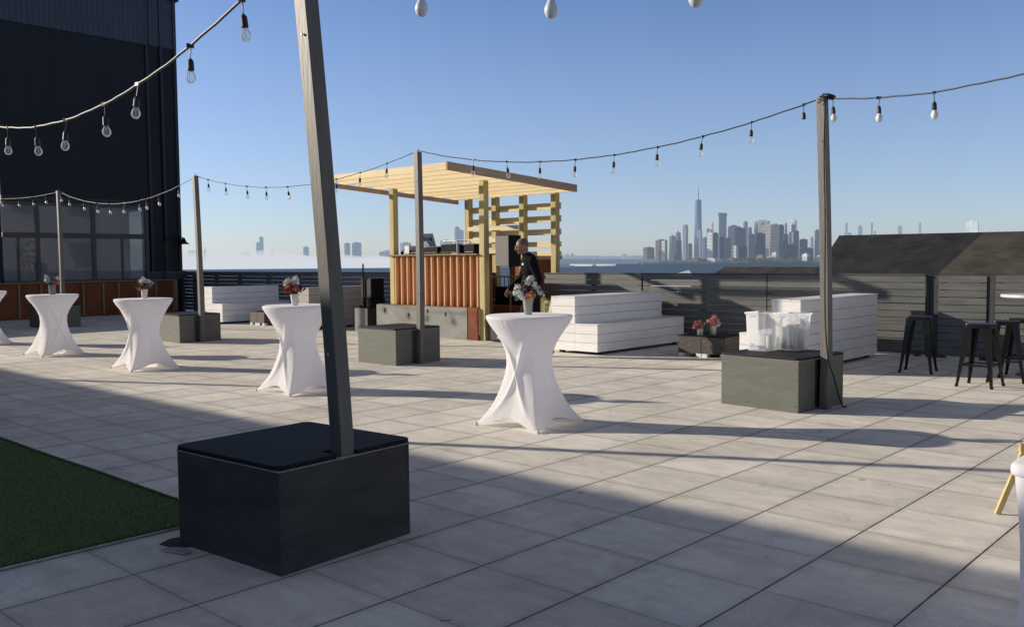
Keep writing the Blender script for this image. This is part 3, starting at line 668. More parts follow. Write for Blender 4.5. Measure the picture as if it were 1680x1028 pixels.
bouquet('small silver vase of pink flowers, the taller one on the wicker table', -7.62, 13.25, .352, V_SIL,
    heads([(0,0,.09,.06,PK),(.06,0,.07,.055,PK),(-.05,0,.06,.055,PK),(.03,.02,.13,.05,PK),(-.03,-.04,.03,.05,PC),(.09,0,.03,.045,PK),(.0,-.05,.05,.05,PK),(.06,-.04,.02,.045,PW)]), 60, 15, .15, (.05,.06))
bouquet('short silver vase of pink flowers leaning left on the wicker table', -7.78, 13.12, .352, V_SIL,
    heads([(-.05,0,.05,.05,PK),(-.09,-.02,.02,.045,PK),(-.02,.02,.08,.05,PC),(.02,0,.03,.045,PK),(-.07,.02,.08,.04,PK)]), 45, 16, .11, (.045,.055))
bouquet('bouquet on the frame-edge table with white and red flowers beside the orange wall', -20.5, 6.45, 1.071, V_WHT,
    heads([(-.05,0,.1,.06,PW),(.05,0,.1,.06,PR)]), 40, 17, .14)
rnd.seed(3)

# ------------------------------------------------------------------ slatted benches and wicker tables
def slat_block(mb, x0, x1, y0, y1, z0, z1, rows, top=True, gap=.0055, t=.022, along='y'):
    h = (z1 - z0 - (t if top else 0))/rows
    for k in range(rows):
        a, b = z0 + k*h + gap/2, z0 + (k+1)*h - gap/2
        j = .0015*((k*7) % 3 - 1)
        mb.box(x0+j, x0+t+j, y0+t, y1-t, a, b); mb.box(x1-t+j, x1+j, y0+t, y1-t, a, b)
        mb.box(x0, x1, y0+j, y0+t, a, b); mb.box(x0, x1, y1-t, y1+j, a, b)
    if top:
        n = max(2, round((x1-x0)/.16)); w_ = (x1-x0+.012)/n
        for k in range(n): mb.box(x0-.006+k*w_+gap/2, x0-.006+(k+1)*w_-gap/2, y0-.006, y1+.006, z1-t, z1)
def bench(label, x0, x1, y0, y1, back, flip, m, seat_z=.52, top_z=.98, group='white slatted benches by the fence', rows=(3,3)):
    root = empty('slatted_bench', label, 'bench', ((x0+x1)/2, (y0+y1)/2, 0), 0, group)
    cx, cy = (x0+x1)/2, (y0+y1)/2
    bx0, bx1 = (x0, x0+back) if not flip else (x1-back, x1)
    sx0, sx1 = (bx1+.002, x1) if not flip else (x0, bx0-.002)
    mb = MB(); slat_block(mb, bx0-cx, bx1-cx, y0-cy, y1-cy, .05, top_z, rows[0]+rows[1]); mb.build('back_tier', m, root, bevel=.003)
    mb = MB(); slat_block(mb, sx0-cx, sx1-cx, y0-cy, y1+.02-cy, .05, seat_z, rows[0]); mb.build('seat_tier', m, root, bevel=.003)
    mb = MB(); mb.box(bx0-cx+.04, bx1-cx-.04, y0-cy+.04, y1-cy-.04, .06, top_z-.04); mb.box(sx0-cx+.02, sx1-cx-.04, y0-cy+.04, y1-cy-.03, .06, seat_z-.04); mb.build('dark_core', M_GAP, root)  # solid near-black core added so the slat gaps read as shade
    for fx in (x0+.12, x1-.12):
        for fy in (y0+.15, y1-.15): MB().box(fx-cx-.04, fx-cx+.04, fy-cy-.04, fy-cy+.04, 0, .06).build('foot', M_GAP, root)
    return root
bench('white two-tier slatted bench with sunlit end, between the man and the wicker table', -10.18, -9.18, 12.18, 14.86, .52, False, M_WHITE)
bench('tall white slatted bench seen from behind, beside the stools and clear tubs', -6.45, -5.52, 11.97, 14.78, .43, True, M_WHITE, .53, 1.02)
bench('shaded white two-tier bench between the far post box and the dark fence', -22.6, -21.7, 12.5, 14.55, .40, False, M_WHITE, .53, .97)
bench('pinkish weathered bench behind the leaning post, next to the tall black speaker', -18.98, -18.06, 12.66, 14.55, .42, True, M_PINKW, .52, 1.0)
def wicker_table(label, x0, x1, y0, y1):
    cx, cy = (x0+x1)/2, (y0+y1)/2
    root = empty('wicker_table', label, 'wicker table', (cx, cy, 0), 0, 'low wicker tables between the benches')
    for k in (0, 1):
        a = x0-cx + k*(x1-x0)/2 + .004; b = a + (x1-x0)/2 - .008
        mb = MB(); mb.box(a, b, y0-cy, y1-cy, .06, .335); mb.build('woven_module', M_WICKER, root, bevel=.006)
        mb = MB(); mb.box(a-.006, b+.006, y0-cy-.008, y1-cy+.008, .335, .351); mb.build('top_panel', M_BLACK, root, bevel=.003)
        for fx in (a+.05, b-.05):
            for fy in (y0-cy+.05, y1-cy-.05): MB().box(fx-.045, fx+.045, fy-.045, fy+.045, 0, .06).build('foot', M_WPLAS, root)
    return root
wicker_table('low brown wicker table holding pink flowers between two white benches', -8.12, -7.24, 12.98, 13.72)
wicker_table('low wicker table mostly hidden behind the table by the leaning post', -20.95, -20.28, 12.85, 13.6)

# ------------------------------------------------------------------ slatted fences
def fence(label, segs, posts, H=1.30, y=15.2, rows=11, t=.02, cap=True, lean=0):
    x0 = segs[0][0]; root = empty('slatted_fence', label, 'fence', (x0, y, 0), 0, 'slatted fences along the roof edge')
    h = (H-.05)/rows
    for a, b in segs:
        mb = MB()
        for k in range(rows):
            z0 = .05 + k*h; g = .008 + .007*rnd.random(); dz = rnd.uniform(-.004, .004)
            mb.hexa([(a-x0,0,z0+g+dz),(b-x0,0,z0+g-dz),(b-x0,t,z0+g-dz),(a-x0,t,z0+g+dz)], [(a-x0,0,z0+h),(b-x0,0,z0+h),(b-x0,t,z0+h),(a-x0,t,z0+h)])
        mb.build('slat_panel', M_FENCE, root)
    for p in posts: MB().box(p-x0-.045, p-x0+.045, t+.002, t+.10, 0, H-.005).build('post', M_FENCED, root)
    if cap: MB().box(segs[0][0]-x0, segs[-1][1]-x0, -.012, t+.11, H+.002, H+.03).build('top_rail', M_FENCED, root, bevel=.003)
    return root
fence('long grey slatted fence from the building to the music booth, behind two benches', [(-30.,-28.3),(-28.28,-25.4),(-25.38,-22.3),(-22.28,-19.2),(-19.18,-16.1),(-16.08,-14.5)], [-29.9,-28.2,-26.8,-25.4,-23.8,-22.3,-20.7,-19.2,-17.6,-16.1,-14.56])
fence('grey slatted fence in patchy sunlight between the man and the fence corner', [(-12.9,-10.36)], [-12.84,-11.6,-10.42])
fence('grey slatted fence from the corner past the wicker table to the tall bench', [(-10.32,-7.66),(-7.64,-4.92)], [-10.26,-9.0,-7.65,-6.3,-5.05])
fence('narrow grey fence panel with light showing through its slots, behind the stools', [(-4.72,-4.02)], [-4.66,-4.07,-3.955], cap=False)
fence('grey slatted fence panel reaching out of the frame behind the stools', [(-3.90,-.9),(-.88,2.5),(2.52,6)], [-3.84,-2.4,-.9,.9,2.5,4.2,5.9], H=1.31, cap=False)
mb = MB(); mb.box(-.1,.1,0,.03,.0,1.30); mb.box(-.085,-.055,-.03,.0,.1,1.27)
for k in range(5): mb.box(-.02,.06,-.006,.0,.2+.23*k,.215+.23*k)
tag(mb.build('gate_post', M_FENCED, loc=(-4.82,15.26,0)), 'dark gate post with metal hinges between two grey fence panels', 'gate post')
mb = MB()
for k in range(3): mb.box(-28.52,-28.47,13.75,15.15,1.09+.09*k,1.17+.09*k)
mb.box(-28.58,-28.525,13.8,13.88,0,1.36); mb.box(-28.58,-28.525,15.0,15.08,0,1.36)
tag(mb.build('dark_slat_rail', M_FENCED), 'dark slatted rail against the building corner above the orange wall', 'rail')

# ------------------------------------------------------------------ orange panel wall in front of the building
ow = empty('panel_wall', 'low orange plywood wall with pale upright studs under the big windows', 'panel wall', (-28.42, 8, 0))
mb = MB(); mb.box(-.06,-.03,-6,6.72,.02,1.05); mb.build('plywood_sheet', M_ORANGE, ow)
y = -5.9
while y < 6.72:
    MB().box(-.028,.02,y,y+.05,.05,1.03).build('stud', M_STUD, ow); y += .61 if rnd.random() < .75 else .48
mb = MB(); mb.box(-.075,.035,-6,6.75,1.052,1.085); mb.build('top_rail', M_STUD, ow)
mb = MB(); mb.box(-.028,.02,-6,6.72,.0,.05); mb.build('bottom_rail', M_ORANGE, ow)
mb = MB(); mb.box(-.028,.03,6.67,6.75,.05,1.05); mb.build('end_stud', M_STUD, ow)

# ------------------------------------------------------------------ dark building
FX = -28.6
bd = empty('dark_building', 'tall dark metal-clad building with big windows and a grey upper band', 'building', (FX, 9.55, 0))
def bl(x0,x1,y0,y1,z0,z1, name, m, par=bd, bev=0):
    mb = MB(); mb.box(x0-FX,x1-FX,y0-9.55,y1-9.55,z0,z1); return mb.build(name, m, par, bevel=bev)
YE = 15.02
bl(-40, FX, 9.55, YE, 3.46, 8.6, 'wall', M_CORR)
bl(-29.0, FX, 13.98, YE, -8, 3.459, 'wall', M_CORR)
bl(-40, -29.001, 14.80, YE, -8, 1.05, 'wall', M_CORR)
bl(-30.9, -29.001, 14.80, YE, 1.051, 3.459, 'wall', M_CORR)
bl(-40, -32.3, 14.80, YE, 1.051, 3.459, 'wall', M_CORR)
bl(-40, FX, 9.55, 13.98, -8, 1.05, 'wall', M_CORR)
bl(-40, -33.2, 9.55, 14.79, 1.051, 3.459, 'back_wall', mat('interior_wall', (.12,.11,.10), .8, .2, 1.))
bl(-40.02, FX+.03, 9.53, YE+.03, 8.601, 10.16, 'upper_band', M_CORRU)
bl(-40.1, FX+.10, 9.45, YE+.12, 10.161, 10.24, 'cornice', M_DARKTRIM)
for yy, w_ in ((13.98,.09),(14.46,.09),(14.93,.10)):
    bl(FX-.01, FX+.055, yy, yy+w_, -4, 8.595, 'pilaster', M_DARKTRIM)
for yy in (14.46, 14.93, 14.1): bl(FX+.031, FX+.075, yy, yy+.06, 8.606, 10.155, 'rib', M_CORRU)
bl(FX+.0, FX+.045, 9.55, 13.97, 3.47, 3.62, 'lintel', M_DARKTRIM)
# storefront glazing: uprights, rails and panes
ups = [(9.0,.09),(10.52,.12),(12.16,.12),(13.86,.12)]
for yy, w_ in ups[1:]: bl(FX-.06, FX+.03, yy-w_/2, yy+w_/2, 1.06, 3.455, 'mullion', M_MULL)
for z0, z1 in ((1.06,1.14),(2.40,2.55),(3.36,3.455)):
    for a, b in ((9.56,10.46),(10.58,12.10),(12.22,13.80)): bl(FX-.05, FX+.02, a, b, z0, z1, 'window_rail', M_MULL)
for a, b in ((9.56,10.46),(10.58,12.10),(12.22,13.80)):
    for z0, z1 in ((1.14,2.40),(2.55,3.36)):
        bl(FX-.03, FX-.015, a, b, z0, z1, 'pane', M_GLASS)
for yy in (9.98, 13.05): bl(FX-.045, FX+.012, yy-.03, yy+.03, 1.141, 2.399, 'mullion', M_MULL)
# inside: floor, pale curtain, a ladder-like rack
bl(-33.2, FX-.1, 9.6, 13.95, 1.0, 1.06, 'inner_floor', mat('interior_floor', (.10,.09,.08), .6, .2, 2.))
lad = MB()
for yy in (12.62, 12.98): lad.box(-.9,-.86,yy-9.55,yy-9.55+.03,1.1,2.36)
for k in range(5): lad.box(-.9,-.87,12.65-9.55,12.98-9.55,1.3+.24*k,1.325+.24*k)
lad.build('rack', M_MULL, bd)
# low wing and far courtyard wing (they throw the shade on the pavers)
wing = empty('low_wing', 'low dark wing of the building beyond the orange wall', 'building wing', (FX-4, 3, 0))
MB().box(-4,4,-5.5,6.52,-8,2.35).build('wall', M_CORR, wing); MB().box(-4.05,4.05,-5.5,6.53,2.351,2.43).build('roof_edge', M_DARKTRIM, wing)
nb = empty('courtyard_building', 'grey building behind the guests that shades the nearest pavers', 'building', (-20, -2.6, 0))
MB().box(-30,12,-9,0,-8,5.0).build('wall', mat('courtyard_wall', (.07,.07,.075), .8, .15, 1.), nb)
MB().box(-30.05,12.05,-9.05,.05,5.001,5.18).build('parapet', M_DARKTRIM, nb)
for k in range(6): MB().box(-28+7*k,-24.5+7*k,.001,.03,.6,3.2).build('window', M_MULL, nb)
eb = empty('facing_building', 'pale building across the street on the sunny side of the roof deck', 'building', (11, 22, 0))
MB().box(0,9,-12,22,-21.5,11).build('wall', mat('facing_wall', (.30,.295,.29), .8, .12, .6), eb); MB().box(-.15,9.1,-12.1,22.1,11.001,11.4).build('parapet', mat('facing_parapet', (.5,.47,.42), .8, .1, 1.), eb)
for zz in (1.2, 5.2):
    for k in range(8): MB().box(-.03,-.001,-10.5+4*k,-8.9+4*k,zz,zz+2.0).build('window', M_MULL, eb)
# gooseneck lamp on the corner
gl = empty('gooseneck_lamp', 'dark gooseneck lamp with bell shade at the building corner', 'lamp', (-28.42, 14.33, 1.08))
MB().tube(cr_spline([(0,0,0),(0,.0,.7),(.0,.03,1.15),(0,.14,1.33),(0,.35,1.40),(0,.58,1.39),(0,.68,1.36)]), .018, 8).build('arm', M_BLACKM, gl, smooth=True)
MB().lathe([(.19,-.17),(.17,-.15),(.09,-.09),(.06,-.02),(.045,.03),(.0,.05)], 16, (0,.70,1.33)).build('shade', M_BLACKM, gl, smooth=True)

# ------------------------------------------------------------------ music booth under a pergola
pg = empty('pergola', 'new timber pergola with sunlit joists and a slatted back over the music booth', 'pergola', (-14.1, 13.5, 0))
O = Vector((-14.1, 13.5, 0))
def roof_z(y): return 3.285 + (y-11.7)*-.0564      # underside
def pbox(x0,x1,y0,y1,z0,z1,name,m,par=pg,org=O,bev=.004):
    mb = MB(); mb.box(x0-org.x,x1-org.x,y0-org.y,y1-org.y,z0,z1); return mb.build(name, m, par, bevel=bev)
for px_, py_ in ((-12.75,13.16),(-15.52,13.16)): pbox(px_-.07,px_+.07,py_-.07,py_+.07,0,roof_z(py_)-.005,'front_post',M_TREAT)
for px_ in (-15.43,-14.55,-13.69,-12.76): pbox(px_-.07,px_+.07,15.34,15.48,0,roof_z(15.4)-.005,'rear_post',M_TREAT)
J = 9
for k in range(J):
    y = 11.72 + (15.5-11.72)*k/(J-1); z = roof_z(y); e = rnd.uniform(-.03,.03)
    mb = MB(); mb.box(-16.18+e-O.x, -12.30-O.x, y-.02-O.y, y+.02-O.y, z+.001, z+.145+rnd.uniform(-.004,.004)); mb.build('joist', M_PINE, pg, bevel=.004)
def sloped(x0,x1,dz0,dz1,name,y0=11.70,y1=15.55):
    mb = MB(); a, b = y0-O.y, y1-O.y; z0, z1 = roof_z(y0), roof_z(y1)
    mb.hexa([(x0-O.x,a,z0+dz0),(x1-O.x,a,z0+dz0),(x1-O.x,b,z1+dz0),(x0-O.x,b,z1+dz0)], [(x0-O.x,a,z0+dz1),(x1-O.x,a,z0+dz1),(x1-O.x,b,z1+dz1),(x0-O.x,b,z1+dz1)])
    return mb.build(name, M_PINEY, pg, bevel=.004)
sloped(-12.298,-12.255,-.004,.152,'rim_board')
sloped(-15.95,-15.91,-.10,-.002,'rim_board')
for k, (z0, z1, yb) in enumerate(((2.72,2.86,15.482),(2.44,2.58,15.482),(2.16,2.29,15.482),(1.90,2.01,15.482),(1.70,1.80,15.482))):
    pbox(-15.52,-12.67,yb,yb+.035,z0,z1,'back_slat',M_PINE)
for z0, z1 in ((2.30,2.40),(2.02,2.12),(1.76,1.85)): pbox(-15.36,-13.76,15.30,15.335,z0,z1,'back_slat',M_PINE)

dj = empty('music_booth', 'music booth with ribbed red timber front and grey plywood base', 'music booth', (-14.1, 13.5, 0))
pbox(-15.44,-12.84,13.16,13.19,.66,1.72,'front_panel',M_ORANGEF,dj)
n = 14
for k in range(n):
    x = -15.40 + k*(2.52/(n-1)); pbox(x-.02,x+.016,13.085,13.158,.665,1.715,'batten',M_BATTEN,dj,bev=.003)
pbox(-15.60,-12.84,13.02,14.25,1.722,1.75,'counter',M_STUD,dj)
pbox(-16.0,-13.12,13.02,13.06,0,.648,'kick_panel',M_PLYGREY,dj)
pbox(-13.118,-12.83,13.03,13.06,0,.655,'bare_panel',M_ORANGE,dj)
pbox(-16.0,-12.84,13.062,13.155,.640,.664,'ledge',M_ORANGE,dj)
pbox(-12.84,-12.81,13.25,13.46,.0,1.72,'side_panel',M_ORANGE,dj)
pbox(-16.0,-15.97,13.062,14.2,0,.64,'side_panel',M_PLYGREY,dj)
pbox(-15.98,-12.86,14.2,14.23,0,.64,'back_panel',M_ORANGE,dj)
for x, z in ((-15.7,.53),(-14.9,.45),(-13.75,.5),(-14.3,.55)):
    mb = MB(); mb.ell((x-O.x,13.019-O.y,z), (.028,.004,.05), 10, 6); mb.build('stain', M_GAP, dj)
pbox(-14.75,-12.95,14.9,15.1,.0,.0005,'foot_plate',M_ORANGE,dj)
# timber planter behind the slats
pbx = empty('timber_planter', 'orange timber planter box behind the slatted back of the pergola', 'planter', (-13.65, 15.9, 0))
mb = MB(); mb.box(-.55,.28,-.35,.4,0,1.62); mb.build('box', M_ORANGE, pbx); mb = MB(); mb.box(-.60,.32,-.38,.44,1.621,1.70); mb.build('rim', M_TREAT, pbx)

# equipment on the counter (top at 1.75)
CT = 1.751
lp = empty('laptop', 'silver laptop with stickers on its lid, raised on a stand', 'laptop', (-14.86, 13.62, CT))
MB().box(-.17,.17,-.0,.22,.165,.18).build('base', M_SILVER, lp, bevel=.003)
mb = MB(); mb.hexa([(-.21,-.012,.18),(.21,-.012,.18),(.21,.0,.18),(-.21,.0,.18)], [(-.205,-.10,.455),(.205,-.10,.455),(.205,-.09,.455),(-.205,-.09,.455)]); lid = mb.build('lid', M_SILVER, lp, bevel=.003)
mb = MB()
def onlid(u, v): return (u, -.014 - .088*((v-.18)/.275) - .002, v)
for u in (-.12, .11):
    mb.add([onlid(u-.035,.29), onlid(u+.035,.29), onlid(u+.035,.37), onlid(u-.035,.37)], [(0,1,2,3)])
for a, b in zip([(-.07,.32),(-.03,.36),(.0,.30),(.03,.37)], [(-.03,.36),(.0,.30),(.03,.37),(.06,.31)]):
    p, q = Vector(onlid(*a)), Vector(onlid(*b)); mb.bar(p, q, .012, .004)
mb.build('sticker', M_STICK, lid)
for sx in (-.13,.13): MB().tube([(sx,.2,.163),(sx,.02,.163),(sx,.16,.005),(sx,.0,.005)], .008, 6).build('stand', M_CHROME, lp)
def gear(name, label, cat, x, y, w_, d_, h_, z=CT, knobs=6, tilt=.0):
    r_ = empty(name, label, cat, (x, y, z), rnd.uniform(-.06,.06), 'sound equipment on the booth counter')
    mb = MB(); mb.hexa([(-w_/2,-d_/2,.012),(w_/2,-d_/2,.012),(w_/2,d_/2,.012),(-w_/2,d_/2,.012)], [(-w_/2,-d_/2,h_),(w_/2,-d_/2,h_),(w_/2,d_/2,h_-tilt),(-w_/2,d_/2,h_-tilt)]); mb.build('casing', M_BLACK, r_, bevel=.006)
    for k in range(knobs): MB().lathe([(.014,0),(.014,.018),(.010,.022)], 8, (-w_/2+(k+.7)*w_/(knobs+.4), -d_/4, h_)).build('knob', M_CHROME if k % 2 else M_WPLAS, r_)
    for sx in (-1,1): MB().box(sx*(w_/2-.03)-.012, sx*(w_/2-.03)+.012, -d_/2+.02, d_/2-.02, 0, .012).build('foot', M_BLACK, r_)
    MB().box(-w_/2+.03, w_/2-.03, -d_/2-.003, -d_/2-.0005, .03, .04).build('trim_line', M_CHROME, r_)
    return r_
gear('mixer', 'black sound mixer with pale knobs beneath the laptop', 'mixer', -14.98, 13.35, .42, .3, .10, knobs=8)
gear('turntable', 'black turntable player in the middle of the booth counter', 'turntable', -14.42, 13.4, .46, .36, .15, knobs=5)
gear('mixing_console', 'wide black console under the white metal frame', 'console', -13.82, 13.42, .55, .36, .20, knobs=7, tilt=.04)
gear('effects_box', 'small black box with pale buttons at the post end of the counter', 'effects box', -13.22, 13.35, .30, .3, .19, knobs=4)
ar = empty('white_frame_stand', 'white metal frame standing over the black console', 'stand', (-13.72, 13.36, CT))
MB().tube(cr_spline([(.20,-.2,.0),(.2,-.2,.18),(.19,-.2,.245),(.12,-.2,.262),(-.22,-.2,.265)]), .014, 8).build('front_bar', M_WPLAS, ar, smooth=True)
MB().tube(cr_spline([(.20,.18,.0),(.2,.18,.2),(.19,.18,.26),(.12,.18,.28),(-.22,.18,.285)]), .014, 8).build('rear_bar', M_WPLAS, ar, smooth=True)
MB().box(.02,.21,-.21,.19,0,.012).build('base_plate', M_WPLAS, ar)
MB().box(-.22,.12,-.2,.18,.268,.282).build('shelf', M_WPLAS, ar)
hp = empty('headphones', 'dark headphones resting on the end of the counter', 'headphones', (-15.33, 13.3, CT))
MB().tube([(.09*math.cos(t), 0, .02+.09*math.sin(t)) for t in [math.pi*i/12 for i in range(13)]], .009, 6).build('headband', M_BLACK, hp, smooth=True)
for sx in (-1,1): MB().ell((sx*.085,0,.04), (.025,.04,.04), 10, 7).build('ear_cup', M_BLACK, hp, smooth=True)
gear('small_amplifier', 'small white-fronted amplifier behind the post at the end of the counter', 'amplifier', -15.12, 13.28, .16, .2, .19, knobs=2).children[0].data.materials[0] = M_WPLAS
cab = MB()
for k in range(4):
    x0 = -14.9+.3*k; cab.tube(cr_spline([(x0,13.12,CT+.008),(x0+.1,13.06,CT+.03),(x0+.22,13.1,CT+.008),(x0+.3,13.2,CT+.06),(x0+.38,13.3,CT+.008)]), .006, 5)
tag(cab.build('audio_cable', M_CABLEG, smooth=True), 'tangled audio cable lying along the front of the counter', 'cable')

# speakers
def cabinet(mb, x0,x1,y0,y1,z0,z1): return mb.box(x0,x1,y0,y1,z0,z1)
cr8 = empty('plywood_crate', 'open dark plywood crate with a grey side under the tall black speaker', 'crate', (-16.80, 13.5, 0))
mb = MB(); mb.box(-.24,.24,-.30,-.285,0,.53); mb.build('grey_side', M_PLYGREY, cr8)
mb = MB(); mb.box(-.26,-.24,-.31,.3,0,.535); mb.box(.24,.255,-.285,.3,0,.53); mb.box(-.24,.24,.285,.3,0,.53); mb.box(-.24,.24,-.285,.285,.49,.53); mb.build('dark_shell', mat('dark_red_plywood', (.022,.012,.010), .7, .3, 4.), cr8)
ts = empty('tall_speaker', 'tall black speaker with a pole on top, standing on a plywood crate', 'speaker', (-16.72, 13.5, .536))
mb = MB(); mb.box(-.23,.21,-.2,.2,0,.20); mb.build('bass_box', M_BLACK, ts, bevel=.012); mb = MB(); mb.box(-.20,.20,-.19,.19,.201,.68); mb.build('cabinet', M_BLACK, ts, bevel=.02)
MB().box(-.17,.17,-.194,-.191,.23,.65).build('grille', mat('black_grille', (.018,.018,.019), .7, .2, 90.), ts)
MB().tube([(-.06,-.22,-.0),(-.06,-.22,1.02)], .02, 10).build('pole', M_BLACKM, ts)
sub = empty('bass_speaker', 'black bass speaker on the pavers beside the booth post', 'speaker', (-12.18, 13.28, 0))
mb = MB(); mb.box(-.30,.30,-.26,.26,.01,.48); mb.build('cabinet', M_BLACK, sub, bevel=.01)
MB().box(-.28,.28,-.266,-.262,.04,.45).build('grille', mat('bass_grille', (.030,.031,.032), .6, .2, 90.), sub)
for k in range(3): MB().box(-.10+.05*k,-.06+.05*k,-.272,-.267,.075,.10).build('badge', M_WPLAS, sub)
MB().tube([(.14,-.12,.48),(.14,-.12,1.52)], .02, 10).build('pole', M_BLACKM, sub)
tp = empty('pole_speaker', 'grey-grilled loudspeaker mounted high on a pole behind the man', 'speaker', (-12.13, 13.2, 1.485))
mb = MB(); mb.box(-.18,.18,-.17,.18,0,.61); mb.build('cabinet', M_BLACK, tp, bevel=.012)
MB().box(-.175,.172,-.185,-.172,.012,.598).build('grille', M_GRILLE, tp, bevel=.003)
MB().lathe([(.03,-.03),(.03,0)], 10, (.09,-.04,0)).build('pole_cup', M_BLACKM, tp)
ob = empty('plywood_step', 'orange plywood step box behind the man', 'step box', (-13.35, 14.3, 0))
MB().box(-.05,.78,-.2,.35,0,.64).build('box', M_ORANGE, ob); MB().box(-.05,.79,-.215,.36,.641,.66).build('lid', M_ORANGEF, ob)
bs = empty('black_speaker_case', 'black speaker case on the orange step box behind the man', 'speaker', (-13.25, 14.35, .662))
MB().box(-.15,.75,-.2,.25,0,.39).build('case', M_BLACK, bs, bevel=.012); MB().box(.42,.52,-.205,-.201,.10,.26).build('label_plate', M_WPLAS, bs); MB().tube([(.1,-.20,.2),(.1,-.24,.22),(.25,-.24,.22),(.25,-.20,.2)], .01, 6).build('handle', M_BLACKM, bs)
# railing seen through the gap behind the man
rl = empty('black_railing', 'black metal railing seen through the gap behind the man', 'railing', (-13.65, 15.2, 0))
MB().box(-.85,.75,-.02,.02,1.22,1.26).build('top_bar', M_BLACKM, rl); MB().box(-.85,.75,-.015,.015,.7,.73).build('lower_bar', M_BLACKM, rl)
for k in range(13): MB().box(-.82+.125*k-.008,-.82+.125*k+.008,-.008,.008,.731,1.219).build('bar', M_BLACKM, rl)

# a folded timber trestle behind the flowers
trs = empty('timber_trestle', 'pale timber trestle leaning behind the man and the flowers', 'trestle', (-10.9, 12.75, 0))
MB().bar((.0,0,0),(.0,0,.98),.09,.09).build('leg', M_TREAT, trs); 
MB().bar((-.15,-.02,1.05),(.12,-.02,.84),.1,.06).build('brace', M_TREAT, trs); MB().bar((.0,.08,0),(.05,.30,.9),.07,.07).build('leg', M_TREAT, trs)

# ------------------------------------------------------------------ stools, high table, easel, tubs
def make_stool(label, x, y, rot, h=.78):
    root = empty('metal_stool', label, 'stool', (x, y, 0), rot, 'black metal stools by the fence')
    def rr(hw, r_, z):
        pts = []
        for cx_, cy_, a0 in ((hw-r_,hw-r_,0),(-hw+r_,hw-r_,90),(-hw+r_,-hw+r_,180),(hw-r_,-hw+r_,270)):
            for i in range(5): pts.append((cx_+r_*math.cos(R(a0+22.5*i)), cy_+r_*math.sin(R(a0+22.5*i)), z))
        return pts
    rings = [rr(.150,.05,h-.055), rr(.158,.055,h-.02), rr(.155,.055,h-.004), rr(.145,.05,h), rr(.12,.04,h-.004), rr(.03,.028,h-.005)]
    vs = [p for q in rings for p in q]; fs = []; n_ = 20
    for i in range(len(rings)-1):
        for j in range(n_): fs.append((i*n_+j, i*n_+(j+1)%n_, (i+1)*n_+(j+1)%n_, (i+1)*n_+j))
    fs.append(tuple(5*n_+j for j in range(n_)))
    MB().add(vs, fs).build('seat', M_BLACKM, root, smooth=True, autosmooth=R(50))
    for sx in (-1,1):
        for sy in (-1,1):
            # folded sheet leg: an L section that narrows to the floor
            def pt(u, w_, side):
                z = h-.03 - (h-.03)*u
                o = .140 + .075*u; wd = .085*(1-u)+.026*u; t_ = .018
                return {0:(sx*o, sy*o, z), 1:(sx*(o-wd), sy*o, z), 2:(sx*(o-wd), sy*(o-t_), z), 3:(sx*(o-t_), sy*(o-t_), z), 4:(sx*(o-t_), sy*(o-wd), z), 5:(sx*o, sy*(o-wd), z)}[side]
            v_ = []; f_ = []; K_ = 5
            for i in range(K_+1):
                v_ += [pt(i/K_, 0, q) for q in range(6)]
            for i in range(K_):
                for q in range(6): f_.append((i*6+q, i*6+(q+1)%6, i*6+6+(q+1)%6, i*6+6+q))
            f_ += [tuple(range(6)), tuple(K_*6+q for q in range(6))[::-1]]
            l = MB().add(v_, f_).build('leg', M_BLACKM, root)
            MB().box(sx*.203-.016, sx*.203+.016, sy*.203-.016, sy*.203+.016, -.0, .03).build('foot_cap', M_BLACK, l)
    zc_ = .27; q_ = .140+.075*(1-zc_/h)-.02
    for a, b in (((-q_,-q_),(q_,-q_)),((q_,-q_),(q_,q_)),((q_,q_),(-q_,q_)),((-q_,q_),(-q_,-q_))):
        MB().bar((*a,zc_),(*b,zc_),.008,.022).build('foot_rail', M_BLACKM, root)
    return root
stool = make_stool('black metal stool standing alone between the white bench and the others', -4.34, 13.17, R(8))
dup(stool, (-3.27, 12.16, 0), R(-4), 'front black metal stool with sunlit legs, out on the bright pavers')
dup(stool, (-3.16, 12.86, 0), R(14), 'middle black stool tucked behind the front one')
dup(stool, (-3.12, 13.40, 0), R(2), 'rear black stool closest to the fence, by the white round table')
ht = empty('high_table', 'round white metal-edged high table cut off by the frame behind the stools', 'high table', (-2.98, 13.72, 0))
MB().lathe([(.40,1.045),(.455,1.05),(.462,1.06),(.462,1.08),(.455,1.09),(.01,1.092)], 40).build('tabletop', mat('white_tabletop', (.62,.62,.62), .3, .05, 3., spec=.6), ht, smooth=True, autosmooth=R(40))
MB().lathe([(.035,.03),(.035,1.045)], 14).build('column', M_BLACKM, ht, smooth=True, autosmooth=R(40)); MB().lathe([(.26,0),(.26,.012),(.06,.03),(.01,.031)], 24).build('base', M_BLACKM, ht, smooth=True, autosmooth=R(40))

es = empty('wooden_easel', 'pale yellow wooden easel whose leg stands on the sunlit pavers', 'easel', (-1.54, 6.15, 0))
topv = Vector((.42, .42, 1.45))
for f in ((0,0,0),(.86,.78,0),(.15,1.05,0)):
    d = (topv-Vector(f)); MB().bar(f, Vector(f)+d*1.04, .035, .022, (.7,-.7,0)).build('leg', M_YELW, es, bevel=.002)
MB().bar((.10,.07,.42),(.78,.68,.42),.03,.05).build('ledge', M_YELW, es, bevel=.002)
MB().box(.36,.48,.37,.47,1.40,1.47).build('head_block', M_YELW, es, bevel=.002)

